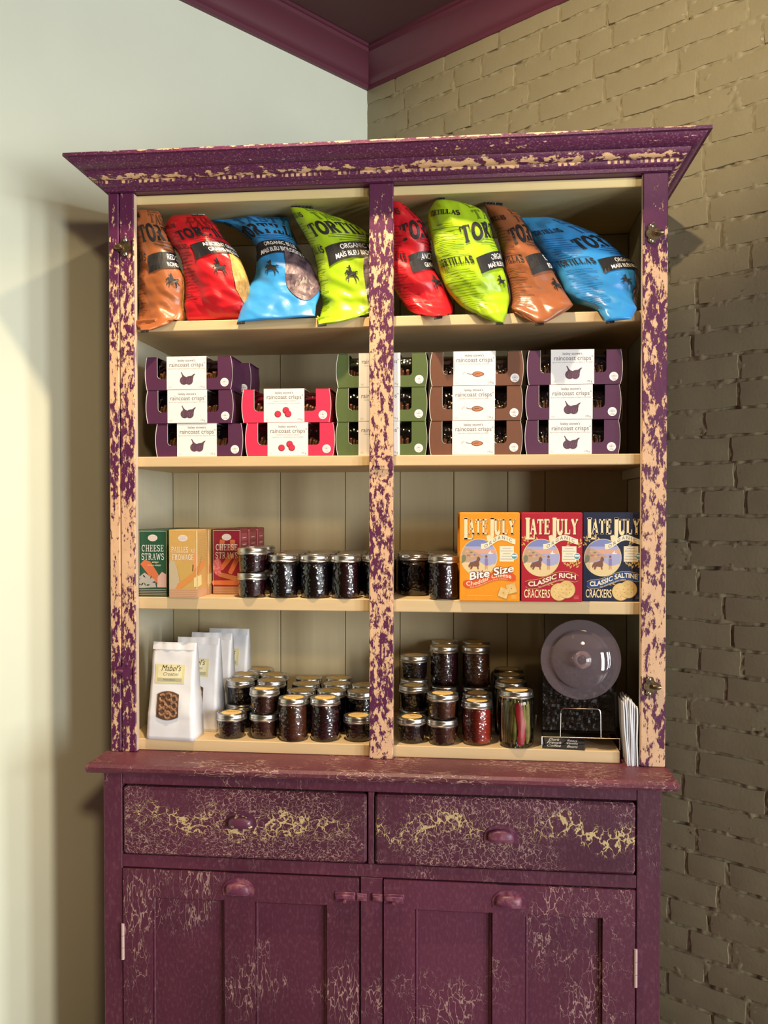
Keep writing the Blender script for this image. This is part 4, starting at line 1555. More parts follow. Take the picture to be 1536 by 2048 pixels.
# bottom shelf, left half
jar('quarter', 'black', -0.3575, 0.061, Z4, 'small dark jar with yellow lid paper nearest the white paper bags', True, G4L)
jar('quarter', 'brown', -0.2800, 0.068, Z4, 'lower small brown jam jar of the front pair of stacked jars', False, G4L)
jar('quarter', 'brown', -0.2800, 0.068, Z4 + qh, 'upper small brown jam jar with yellow lid paper on a stacked pair', True, G4L)
jar('half', 'amber', -0.2080, 0.053, Z4, 'tall brown jam jar with yellow lid paper and embossed glass, left half', True, G4L)
jar('half', 'plum', -0.1345, 0.060, Z4, 'tall black-red jam jar with yellow lid paper next to the tall brown one', True, G4L)
jar('quarter', 'black', -0.0570, 0.066, Z4, 'small dark jar with yellow lid paper against the centre post', True, G4L)
for nm, x, y in (('front left', -0.3640, 0.165), ('front right', -0.2870, 0.170), ('middle left', -0.3740, 0.245), ('middle right', -0.2960, 0.246), ('rearmost', -0.3500, 0.320)):
    jar('quarter', 'black', x, y, Z4, 'lower small dark jar of the %s dim stack beside the white bags' % nm, True, G4L)
    jar('quarter', 'black', x, y, Z4 + qh, 'upper small dark jar of the %s dim stack beside the white bags' % nm, True, G4L)
for nm, x, y in (('left jar of the second row', -0.2060, 0.137), ('middle jar of the second row', -0.1330, 0.145), ('right jar of the second row', -0.0600, 0.142),
                 ('left jar of the third row', -0.2110, 0.222), ('middle jar of the third row', -0.1330, 0.232), ('right jar of the third row', -0.0600, 0.224),
                 ('left jar of the last row', -0.2180, 0.300), ('right jar of the last row', -0.1400, 0.310)):
    jar('half', 'black', x, y, Z4, 'tall dark jar behind the two tall front jars, %s' % nm, True, G4L)
# bottom shelf, right half
jar('quarter', 'black', 0.0675, 0.064, Z4, 'small dark jar with yellow lid paper just right of the centre post', True, G4R)
jar('quarter', 'brown', 0.1385, 0.055, Z4, 'lower small red-brown jar of the front stacked pair, right half', False, G4R)
jar('quarter', 'amber', 0.1390, 0.055, Z4 + qh, 'upper small red-brown jar with yellow lid paper, right front stack', True, G4R)
jar('half', 'red', 0.2170, 0.064, Z4, 'tall red jelly jar with yellow lid paper beside the pickled beans', True, G4R)
for k in (0, 1):
    jar('quarter', 'black', 0.0660, 0.141, Z4 + k * qh, '%s dark small jar of the second-row stack by the centre post' % ('upper' if k else 'lower'), True, G4R)
for k in (0, 1, 2):
    jar('quarter', 'black', 0.0620, 0.226, Z4 + k * qh, '%s jar of the three-high small stack by the centre post' % LV[k], True, G4R)
jar('half', 'plum', 0.1385, 0.141, Z4, 'tall dark jar in the second row behind the stacked red-brown pair', True, G4R)
jar('half', 'amber', 0.2180, 0.147, Z4, 'tall dim jar with tan lid paper behind the red jelly jar', True, G4R)
for x, nm, jm in ((0.1350, 'left', 'plum'), (0.2150, 'right', 'amber')):
    for y, rw in ((0.231, 'front'), (0.312, 'rear')):
        for k in (0, 1):
            jar('half', jm, x, y, Z4 + k * hh, '%s jar of the %s-row %s tall double stack, right half' % ('upper' if k else 'lower', rw, nm), True, G4R)

# pickled beans in pint jars
M_BEAN = mottled('pickled_green_bean', (0.16, 0.14, 0.03), (0.32, 0.27, 0.07), 60, 0.35, 0.3)
M_PEPP = mottled('red_pepper', (0.26, 0.003, 0.008), (0.42, 0.012, 0.02), 50, 0.3, 0.2)
GB = 'pickled vegetables packed in the pint jars'
for jn, (x, y, lab) in enumerate(((0.3060, 0.053, 'pint jar of pickled green beans and red pepper with yellow lid paper'),
                                  (0.2970, 0.152, 'pint jar directly behind the front bean jar'),
                                  (0.2960, 0.237, 'third pint jar in the row behind the bean jar'),
                                  (0.2970, 0.320, 'rearmost pint jar in the row behind the bean jar'))):
    jar('pint', None, x, y, Z4, lab, True, 'pint jars of pickled beans', contents=False)
    rg = rnd(40 + jn)
    where = ('front', 'second', 'third', 'rearmost')[jn]
    angs = [188, 206, 224, 242, 260, 302, 322, 345, 20, 60, 100, 140] if jn == 0 else [190, 230, 270, 310, 350, 30, 90, 150]
    for k, a in enumerate(angs):
        rr = 0.0265 + rg.uniform(-0.002, 0.002)
        lean = rg.uniform(-0.10, 0.10) if jn else (0.13 if a in (206, 224, 242) else rg.uniform(-0.06, 0.06))
        pts = []
        for q in range(7):
            f = q / 6
            aa = R(a) + lean * (f - 0.5) * 3.2
            pts.append((x + rr * math.cos(aa), y + rr * math.sin(aa), Z4 + 0.008 + f * (0.092 + rg.uniform(-0.003, 0.003))))
        m = MB()
        m.tube(pts, [0.0028, 0.0050, 0.0055, 0.0052, 0.0055, 0.0048, 0.0026], 9)
        o = part('green_bean', m, M_BEAN, None, True)
        if jn == 0 and 180 < a < 345:
            bl = 'olive green bean, %s from the left at the front of the front pint jar' % ordinal(k)
        else:
            bl = 'olive green bean hidden behind others in the %s pint jar of pickles' % where
        tag(o, bl, 'bean', GB + ' (%s jar)' % where)
    m = MB()
    a = 283 if jn == 0 else 250
    vs, fs = [], []
    for q in range(13):
        f = q / 12
        aa = R(a + 7 * math.sin(f * 5))
        for (da, ra) in ((-0.26, 0.0335), (0.0, 0.0352), (0.26, 0.0335), (0.2, 0.0295), (-0.2, 0.0295)):
            s_ = 1.0 if 0.06 < f < 0.95 else 0.6
            vs.append((x + ra * math.cos(aa + da * s_), y + ra * math.sin(aa + da * s_), Z4 + 0.007 + 0.096 * f))
    for q in range(12):
        for k in range(5):
            fs.append((q * 5 + k, q * 5 + (k + 1) % 5, q * 5 + 5 + (k + 1) % 5, q * 5 + 5 + k))
    fs += [(0, 1, 2, 3, 4), (60, 61, 62, 63, 64)]
    m.add(vs, fs)
    o = part('pepper_strip', m, M_PEPP, None, True)
    tag(o, 'bright red pepper strip standing in the %s pint jar' % where, 'pepper', GB)

# ---------------------------------------------------------------- third shelf: cheese straw cartons
SW, SD, SH = 0.0680, 0.0745, 0.1560


def straw_box(kind):
    cols = {'green': (0.020, 0.085, 0.045), 'gold': (0.60, 0.36, 0.11), 'red': (0.26, 0.014, 0.030)}
    root = thing('cheese_straw_box', 'box', 'box')
    m = MB()
    cm = card('straw_carton_' + kind, cols[kind], 0.4)
    m.box(-SW / 2, SW / 2, 0, SD, 0, SH, 0.0012)
    # tuck flap on top
    m.box(-SW / 2 + 0.002, SW / 2 - 0.002, 0.002, SD - 0.002, SH, SH + 0.0008)
    part('carton', m, cm, root)
    STRAW = plain('printed_straw', (0.66, 0.27, 0.07), 0.5)
    STRAW2 = plain('printed_straw_red', (0.60, 0.16, 0.06), 0.5)
    STONE = plain('printed_stone', (0.52, 0.42, 0.28), 0.5)
    TABLE = plain('printed_table', (0.58, 0.33, 0.19), 0.5)
    TABLE2 = plain('printed_table_dark', (0.40, 0.20, 0.12), 0.5)
    CHEESE = plain('printed_cheese', (0.78, 0.66, 0.30), 0.5)
    PINK = plain('printed_pink', (0.55, 0.10, 0.14), 0.5)
    p = Print()
    X = SW / 2 - 0.001
    p.add(disc2(0.0, 0.137, 0.0115, 0.0078), plain('printed_oval', (0.74, 0.62, 0.55), 0.5), 2)
    for k in range(3):
        p.add(rect2(-0.008, 0.008, 0.1398 - k * 0.0034, 0.1404 - k * 0.0034), LGREY, 3)
    if kind == 'gold':
        p.add(rect2(-X, X, 0.0, 0.020), TABLE, 2)
        for k in range(4):
            p.add(rect2(-X, X, 0.003 + k * 0.0045, 0.0038 + k * 0.0045), TABLE2, 3)
        p.add(poly2([(-X, .02), (-X, .078), (-.030, .086), (-.020, .084), (-.012, .06), (-.008, .03), (-.018, .02)]), STONE, 2)
        p.add(poly2([(-.014, .072), (-.010, .078), (.02, .08), (.026, .075), (.022, .045), (-.006, .035)]), plain('printed_gold_block', (0.56, 0.36, 0.10), 0.5), 3)
        p.add(poly2([(-.018, .020), (-.012, .032), (.024, .058), (X, .070), (X, .050), (.018, .038), (-.006, .020)]), STRAW, 4)
        p.add(poly2([(.026, .024), (.026, .045), (X, .049), (X, .026)]), CHEESE, 5)
        p.add(poly2([(.022, .06), (.026, .105), (X, .106), (X, .07)]), plain('printed_glow', (0.72, 0.30, 0.12), 0.5), 3)
        p.add(rect2(X - 0.0007, X, 0.02, 0.152), PALE, 6)
        p.add(slab('PAILLES', 0.0128, 0.055, 0.03, 0.58), WHITE, 6, (-0.0075, 0.1040))
        p.add(slab('AU', 0.0080, 0.055, 0.03, 0.7), WHITE, 6, (0.0235, 0.1040))
        p.add(slab('FROMAGE', 0.0128, 0.055, 0.03, 0.62), WHITE, 6, (0.0, 0.0865))
    else:
        G_ = plain('printed_herb', (0.06, 0.12, 0.05), 0.5)
        p.add(rect2(-X, X, 0.0015, 0.019), TABLE2 if kind == 'red' else plain('printed_dark_table', (0.035, 0.055, 0.035), 0.5), 2)
        for k in range(4):
            p.add(rect2(-X, X, 0.004 + k * 0.0042, 0.0048 + k * 0.0042), TABLE if kind == 'red' else STONE, 3)
        if kind == 'green':
            p.add(poly2([(-.030, .076), (-.020, .086), (-.006, .082), (.010, .058), (.020, .040), (.004, .030), (-.010, .050)]), STRAW2, 3)
            p.add(poly2([(-X, .046), (-.02, .056), (.004, .040), (.008, .022), (-X, .020)]), plain('printed_grey_cheese', (0.42, 0.40, 0.36), 0.5), 4)
            for k in range(9):
                a = k * 0.7
                p.add(poly2([(0, 0), (.006, .0018), (.010, 0), (.006, -.0018)]), G_ if k % 2 else INK, 5, (-.020 + .018 * math.cos(a), .034 + .010 * math.sin(a)), a * 1.7)
            p.add(poly2([(.010, .022), (.012, .046), (.022, .058), (X, .052), (X, .022)]), plain('printed_garlic', (0.60, 0.38, 0.32), 0.5), 4)
        else:
            for k, (xx, zz_, an, ln) in enumerate(((-.004, .028, 0.0, .030), (.006, .042, -.25, .026), (.018, .070, 1.1, .022), (.000, .078, 0.9, .022), (-.012, .118, 1.4, .012), (.014, .118, 1.5, .012))):
                p.add(poly2([(-ln, -.0052), (ln, -.0062), (ln * 1.1, 0), (ln, .0062), (-ln, .0052), (-ln * 1.08, 0)]), STRAW2 if k != 1 else plain('printed_straw_dark', (0.48, 0.17, 0.07), 0.5), 2 + (k % 2), (xx, zz_), an)
            p.add(disc2(-.022, .066, .010, .021), PINK, 4)
            rg = rnd(9)
            for k in range(12):
                p.add(disc2(-.022 + rg.uniform(-.008, .008), .066 + rg.uniform(-.018, .018), .0028, .0028, 10), plain('printed_pepper', (0.62, 0.22, 0.22), 0.5), 5)
        for (x0, x1, y0, y1) in ((-X, X, .1525, .1532), (-X, -X + .0006, .02, .1532), (X - .0006, X, .02, .1532)):
            p.add(rect2(x0, x1, y0, y1), PALE, 4)
        p.add(slab('CHEESE', 0.0150, 0.055, 0.03, 0.70), WHITE, 7, (0.0, 0.1055))
        p.add(slab('STRAWS', 0.0150, 0.055, 0.03, 0.65), WHITE, 7, (0.0, 0.0860))
        if kind == 'green':
            p.add(sans('asiago', 0.0065, 0.0, 1, 0.3), PALE, 6, (0.006, 0.079))
            p.add(sans('ET AUX HERBES', 0.0045, 0.004), PALE, 6, (0.004, 0.0715))
    part('printed_front', p.mesh('printed_front', lambda x, y, ly: (x, -0.00008 * ly - 0.0001, y)), None, root)
    # side panel print: text block
    s2 = Print()
    sidec = plain('side_print_' + kind, {'green': (0.05, 0.14, 0.08), 'gold': (0.50, 0.30, 0.10), 'red': (0.36, 0.06, 0.08)}[kind], 0.5)
    if kind == 'red':
        for k, (a, b) in enumerate(((.128, .146), (.112, .124), (.096, .109))):
            s2.add(rect2(0.006, SD - 0.006, a, b), sidec, 1)
            s2.add(rect2(0.020, SD - 0.020, a + .006, a + .0075), PALE, 2)
    else:
        for k in range(20):
            s2.add(rect2(0.006, SD - 0.008 - 0.004 * (k % 3), .07 + k * .004, .0712 + k * .004), sidec, 1)
        if kind == 'gold':
            s2.add(rect2(0, SD, 0.0, 0.020), TABLE, 1)
            s2.add(poly2([(0.0, .052), (0.0, .072), (.045, .085), (.060, .080), (.05, .07)]), STRAW, 2)
            s2.add(poly2([(0.0, .024), (0.0, .049), (.028, .052), (.030, .028)]), CHEESE, 3)
            s2.add(strip([(0.004, .055), (0.03, .094)], .0012), TABLE2, 4)
    part('printed_side', s2.mesh('printed_side', lambda x, y, ly: (SW / 2 + 0.0001 + 0.00008 * ly, x, y)), None, root)
    return root


SB = {k: straw_box(k) for k in ('green', 'gold', 'red')}
for kind, x, y0, rz, nm in (('green', -0.5345, 0.026, 0.0, 'green'), ('gold', -0.4575, 0.012, -0.03, 'golden'), ('red', -0.3795, 0.100, 0.02, 'dark red')):
    for k in range(3):
        if k == 0:
            lab = '%s cheese straw box at the front of its row on the third shelf' % nm
        else:
            lab = '%s cheese straw box, %s back in its row on the third shelf' % (nm, ordinal(k))
        loc = (x + (0.004 * k if kind != 'red' else 0.0015 * k), y0 + k * (SD + 0.004), Z3)
        o = SB[kind] if k == 0 else dup(SB[kind], loc, rz)
        o.location = loc
        o.rotation_euler = (0, 0, rz + 0.01 * math.sin(k * 3))
        tag(o, lab, 'box', 'cheese straw boxes on the third shelf')

# ---------------------------------------------------------------- third shelf: cracker cartons
BW, BD, BH = 0.1325, 0.056, 0.1960


def cracker_box(kind):
    cols = {'orange': (0.82, 0.30, 0.018), 'crimson': (0.42, 0.012, 0.028), 'navy': (0.012, 0.016, 0.045)}
    banner = plain('banner_' + kind, {'orange': (0.68, 0.085, 0.02), 'crimson': (0.30, 0.008, 0.025), 'navy': (0.015, 0.055, 0.20)}[kind], 0.45)
    root = thing('cracker_box', 'box', 'box')
    m = MB()
    m.box(-BW / 2, BW / 2, 0, BD, 0, BH, 0.0013)
    m.box(-BW / 2 + 0.002, BW / 2 - 0.002, 0.002, BD * 0.62, BH, BH + 0.0009)
    part('carton', m, card('cracker_carton_' + kind, cols[kind], 0.38), root)
    sx, sz = BW / 123.0, BH / 178.0        # design grid: 123 wide, 178 high, origin bottom left

    def U(pts):
        return [((a - 61.5) * sx, b * sz) for a, b in pts]
    p = Print()
    SKY = plain('print_sky', (0.20, 0.23, 0.48), 0.5)
    SUN = plain('print_sunset', (0.66, 0.36, 0.26), 0.5)
    SEA = plain('print_sea', (0.38, 0.38, 0.58), 0.5)
    SAND = plain('print_sand', (0.74, 0.56, 0.29), 0.5)
    DUNE = plain('print_dune', (0.50, 0.32, 0.20), 0.5)
    BUSH = plain('print_bush', (0.20, 0.20, 0.11), 0.5)
    DOG = plain('print_dog', (0.20, 0.08, 0.05), 0.5)
    SKIN = plain('print_skin', (0.60, 0.32, 0.20), 0.5)
    SHIRT = plain('print_shirt', (0.25, 0.20, 0.40), 0.5)
    WHEAT = plain('print_wheat', (0.62, 0.38, 0.09), 0.5)
    RIM = plain('print_rim', (0.72, 0.62, 0.25), 0.5)
    CRK = mottled('print_cracker', (0.66, 0.42, 0.14), (0.80, 0.58, 0.24), 40, 0.5, 0.0)
    HOLE = plain('print_hole', (0.38, 0.20, 0.06), 0.5)
    SHAD = plain('print_shadow_' + kind, tuple(c * 0.45 for c in cols[kind]), 0.5)
    # wheat ears
    if kind != 'orange':
        for (ax, ay, an) in ((8, 112, 2.7), (14, 118, 2.3), (34, 122, 2.6), (114, 108, 1.1), (104, 70, 1.35), (98, 66, 1.6), (110, 68, 1.15), (92, 70, 1.9), (20, 34, 0.2), (50, 36, 0.1), (34, 33, 3.0), (90, 112, 0.7)):
            for k in range(4):
                p.add(([(x * sx, y * sz) for x, y in [(0, 0), (4, 1.8), (9, 0), (4, -1.8)]], [(0, 1, 2, 3)]), WHEAT, 1 + (k % 2), ((ax - 61.5 + k * 4 * math.cos(an)) * sx, (ay + k * 4 * math.sin(an)) * sz), an + (0.5 if k % 2 else -0.5))
    # round beach picture
    cx, cy, r = 40.0, 88.0, 36.5
    def clip(y0, y1, mat, ly, fn=lambda x: 0.0):
        pts = []
        N_ = 16
        ya, yb2 = max(-0.999, (y0 - cy) / r), min(0.999, (y1 - cy) / r)
        for i in range(N_ + 1):
            yy = ya + (yb2 - ya) * i / N_
            pts.append((cx + r * math.sqrt(1 - yy * yy), cy + r * yy))
        for i in range(N_, -1, -1):
            yy = ya + (yb2 - ya) * i / N_
            pts.append((cx - r * math.sqrt(1 - yy * yy), cy + r * yy))
        p.add(poly2(U(pts)), mat, ly)
    p.add(disc2((cx - 61.5) * sx, cy * sz, (r + 1.2) * sx, (r + 1.2) * sz, 40), RIM, 3)
    clip(110, 126, SKY, 4)
    clip(104, 110.2, SEA, 4)
    clip(96, 104.2, SUN, 4)
    clip(78, 96.2, SEA, 4)
    clip(50, 78.2, SAND, 4)
    p.add(poly2(U([(4.6, 80), (5, 96), (10, 107), (20, 106), (32, 99), (44, 93), (50, 90), (40, 86), (28, 82), (14, 78)])), DUNE, 5)
    p.add(poly2(U([(4.2, 76), (4.4, 90), (9, 94), (14, 90), (13, 82), (9, 78)])), BUSH, 6)
    p.add(poly2(U([(44, 78), (60, 80), (75, 84), (74, 76), (60, 72), (50, 74)])), SEA, 6)
    for k, (a, b) in enumerate(((16, 100), (24, 98), (30, 95), (18, 92), (26, 90))):
        p.add(disc2((a - 61.5) * sx, b * sz, 3.2 * sx, 1.6 * sz, 10), BUSH if k % 2 else SUN, 6)
    p.add(poly2(U([(58, 97), (60, 95.5), (67, 95.5), (69, 97), (64, 97), (63.6, 103), (61, 98)])), WHITE, 6)
    p.add(poly2(U([(20, 66), (18, 71), (22, 78), (30, 80), (35, 82), (36, 88), (39, 90), (42, 87), (43, 83), (40, 80), (41, 74), (39, 68), (40, 64), (37, 64), (36, 69), (28, 70), (25, 64), (22, 64), (23, 70), (21, 69)])), DOG, 7)
    p.add(poly2(U([(52, 64), (52.5, 72), (52, 80), (53.5, 87), (57, 87), (58, 80), (57.5, 72), (58, 64), (56, 64), (55.2, 71), (54.2, 64)])), SKIN, 7)
    p.add(poly2(U([(51.8, 72), (52, 86), (58, 86), (58.4, 72)])), SHIRT, 8)
    p.add(disc2((55 - 61.5) * sx, 90 * sz, 2.5 * sx, 2.8 * sz, 12), DOG, 8)
    p.add(disc2((31 - 61.5) * sx, 93.5 * sz, 2.2 * sx, 2.2 * sz, 10), SHIRT, 7)
    p.add(disc2((20 - 61.5) * sx, 92 * sz, 2.4 * sx, 2.0 * sz, 10), plain('print_red_figure', (0.55, 0.14, 0.12), 0.5), 7)
    # text box and round organic mark
    p.add(poly2(U([(82, 80), (82, 111), (111, 111), (111, 80)])), PALE, 4)
    for k, (a, b) in enumerate(((88, 105), (84, 109), (89, 104), (86, 107), (84, 109))):
        zz_ = 106 - k * 5.4
        p.add(poly2(U([(a, zz_), (a, zz_ + 1.4), (b, zz_ + 1.4), (b, zz_)])), LGREY, 5)
    p.add(disc2((112 - 61.5) * sx, 91 * sz, 6.6 * sx, 6.6 * sz), WHITE, 5)
    p.add(disc2((112 - 61.5) * sx, 91 * sz, 5.6 * sx, 5.6 * sz), plain('print_teal', (0.10, 0.32, 0.33), 0.5), 6)
    p.add(rect2((107.5 - 61.5) * sx, (116.5 - 61.5) * sx, 90.5 * sz, 93.5 * sz), WHITE, 7)
    # title
    def word(body, x0, x1, y0, hgt, mat, ly, thick=0.13, thin=0.05, dx=0, dy=0):
        v_, f_ = slab(body, 1.0, thick, thin, 1.0, 0.10)
        a, b = min(q[0] for q in v_), max(q[0] for q in v_)
        v_ = [((x0 + (q[0] - a) / (b - a) * (x1 - x0) - 61.5 + dx) * sx, (y0 + q[1] * hgt + dy) * sz) for q in v_]
        p.add((v_, f_), mat, ly)
    for dx, dy, mat, ly in ((0.9, -0.9, SHAD, 8), (0, 0, CREAM, 9)):
        word('L', 8, 27, 124, 44, mat, ly, 0.12, 0.03, dx, dy)
        word('ATE', 17, 57, 135, 30, mat, ly, 0.13, 0.05, dx, dy)
        word('J', 55, 71, 124, 44, mat, ly, 0.16, 0.035, dx, dy)
        word('ULY', 71, 114, 135, 30, mat, ly, 0.13, 0.05, dx, dy)
    # organic ribbon
    rib = lambda x: 116 + 6.5 * math.sin((x - 44) / 70.0 * 2 * math.pi - 2.0) + (x - 44) * 0.14
    n_ = 22
    xs_ = [44 + 70 * i / n_ for i in range(n_ + 1)]
    top = [(x, rib(x) + 5.4) for x in xs_]
    bot = [(x, rib(x) - 5.4) for x in xs_]
    v_ = U(top + bot)
    p.add((v_, [(i, i + 1, n_ + 2 + i, n_ + 1 + i) for i in range(n_)]), PALE, 10)
    v_, f_ = sans('O R G A N I C', 9.5, 0.012, 1.0)
    a, b = min(q[0] for q in v_), max(q[0] for q in v_)
    p.add(([((51 + (q[0] - a) / (b - a) * 56 - 61.5) * sx, (rib(51 + (q[0] - a) / (b - a) * 56) - 3.2 + q[1]) * sz) for q in v_], f_), GREY, 11)
    # lower banner
    ban = lambda x: 38 + 5.5 * math.sin((x - 8) / 108.0 * 2 * math.pi - 2.6) + (x - 8) * 0.11
    xs_ = [8 + 107 * i / 30 for i in range(31)]
    hw_ = lambda x: 8.5 * min(1, ((x - 6) / 10.0) ** 0.5, ((117.5 - x) / 10.0) ** 0.5)
    v_ = U([(x, ban(x) + hw_(x) + 0.9) for x in xs_] + [(x, ban(x) - hw_(x) - 0.9) for x in xs_])
    if kind != 'orange':
        p.add((v_, [(i, i + 1, 32 + i, 31 + i) for i in range(30)]), WHEAT, 9)
    v_ = U([(x, ban(x) + hw_(x)) for x in xs_] + [(x, ban(x) - hw_(x)) for x in xs_])
    p.add((v_, [(i, i + 1, 32 + i, 31 + i) for i in range(30)]), banner, 10)

    def along(body, x0, x1, hgt, lift, mat, ly, fn, bold=0.02, dx=0.0, dy=0.0):
        v_, f_ = sans(body, 1.0, bold)
        a, b = min(q[0] for q in v_), max(q[0] for q in v_)
        out = []
        for q in v_:
            x = x0 + (q[0] - a) / (b - a) * (x1 - x0)
            out.append(((x - 61.5 + dx) * sx, (fn(x) + lift + q[1] / 0.70 * hgt + dy) * sz))
        p.add((out, f_), mat, ly)
    if kind == 'orange':
        up = lambda x: 42 + (x - 20) * 0.20
        rimc = plain('print_brown_outline', (0.20, 0.045, 0.015), 0.5)
        along('Bite Size', 21, 111, 15, 0, rimc, 12, up, 0.075)
        along('Bite Size', 21, 111, 15, 0, WHITE, 13, up, 0.022)
        along('Cheddar Cheese', 14, 106, 8.5, -3, PALE, 12, ban, 0.012)
        along('Real cheddar bite size snack crackers', 22, 98, 2.6, -7.4, PALE, 12, ban, 0.0)
        for k, (ax, ay, an) in enumerate(((106, 26, 0.25), (90, 17, -0.35))):
            s_ = 9.5
            p.add(([(x * sx * s_, y * sz * s_) for x, y in ((-1, -1), (1, -1), (1, 1), (-1, 1))], [(0, 1, 2, 3)]), HOLE, 14 + 3 * k, ((ax - 61.5 + 0.6) * sx, (ay - 0.7) * sz), an)
            p.add(([(x * sx * s_, y * sz * s_) for x, y in ((-1, -1), (1, -1), (1, 1), (-1, 1))], [(0, 1, 2, 3)]), CRK, 15 + 3 * k, ((ax - 61.5) * sx, ay * sz), an)
            p.add(disc2((ax - 61.5) * sx, ay * sz, 1.3 * sx, 1.3 * sz, 10), HOLE, 16 + 3 * k)
        p.add(rect2((16 - 61.5) * sx, (66 - 61.5) * sx, 10.5 * sz, 12 * sz), plain('print_pale_orange', (0.85, 0.42, 0.06), 0.5), 2)
    else:
        along('CLASSIC RICH' if kind == 'crimson' else 'CLASSIC SALTINE', 14, 110, 9.2, -3.2, PALE, 12, ban, 0.03)
        along('Thin, round organic snack crackers', 34, 86, 2.5, -8.2, PALE, 12, ban, 0.0)
        along('CRACKERS', 6, 58, 16.5, 8, CREAM, 12, lambda x: 0.0, 0.012)
        for k, (ax, ay) in enumerate(((76, 20), (91, 25))):
            p.add(disc2((ax - 61.5 + 0.5) * sx, (ay - 0.6) * sz, 17.6 * sx, 17.6 * sz, 30), HOLE, 14 + 3 * k)
            p.add(disc2((ax - 61.5) * sx, ay * sz, 17.2 * sx, 17.2 * sz, 30), CRK, 15 + 3 * k)
            for q in range(8):
                p.add(disc2((ax + 9.5 * math.cos(q * 0.785) - 61.5) * sx, (ay + 9.5 * math.sin(q * 0.785)) * sz, 0.9 * sx, 0.9 * sz, 8), HOLE, 16 + 3 * k)
            p.add(disc2((ax - 61.5) * sx, ay * sz, 0.9 * sx, 0.9 * sz, 8), HOLE, 16 + 3 * k)
    for k in range(3):
        p.add(rect2((106 - 61.5) * sx, (116 - 61.5) * sx, (6 + k * 2.6) * sz, (7 + k * 2.6) * sz), plain('print_small_text_' + kind, tuple(min(1, c * 1.5 + 0.12) for c in cols[kind]), 0.5), 3)
    part('printed_front', p.mesh('printed_front', lambda x, y, ly: (max(-BW / 2 + 0.0006, min(BW / 2 - 0.0006, x)), -0.00005 * ly - 0.00012, y)), None, root)
    return root


CB = {k: cracker_box(k) for k in ('orange', 'crimson', 'navy')}
for kind, x, y, nm in (('orange', 0.2440, 0.0040, 'orange bite-size cheddar cracker box'), ('crimson', 0.3800, 0.0060, 'crimson cracker box between the orange and navy ones'), ('navy', 0.5155, 0.0235, 'navy cracker box partly behind the right stile')):
    for k in range(2):
        loc = (x + (0.0 if k == 0 else -0.006), y + k * (BD + 0.012), Z3)
        if kind == 'navy' and k == 1:
            loc = (x + 0.006, y + BD + 0.02, Z3)
        o = CB[kind] if k == 0 else dup(CB[kind], loc)
        o.location = loc
        tag(o, nm if k == 0 else 'spare %s cracker box standing behind the front %s one' % (kind, kind), 'box', 'cracker boxes on the third shelf')

# ---------------------------------------------------------------- bottom shelf: white paper bags
M_PAPER = mottled('white_bag_paper', (0.74, 0.75, 0.80), (0.86, 0.86, 0.88), 8, 0.6, 0.05)
M_BAGLABEL = plain('pale_yellow_label', (0.74, 0.67, 0.36), 0.6)
M_COOKIE = mottled('brown_ring_cookie', (0.20, 0.085, 0.04), (0.42, 0.22, 0.11), 90, 0.6, 0.5)


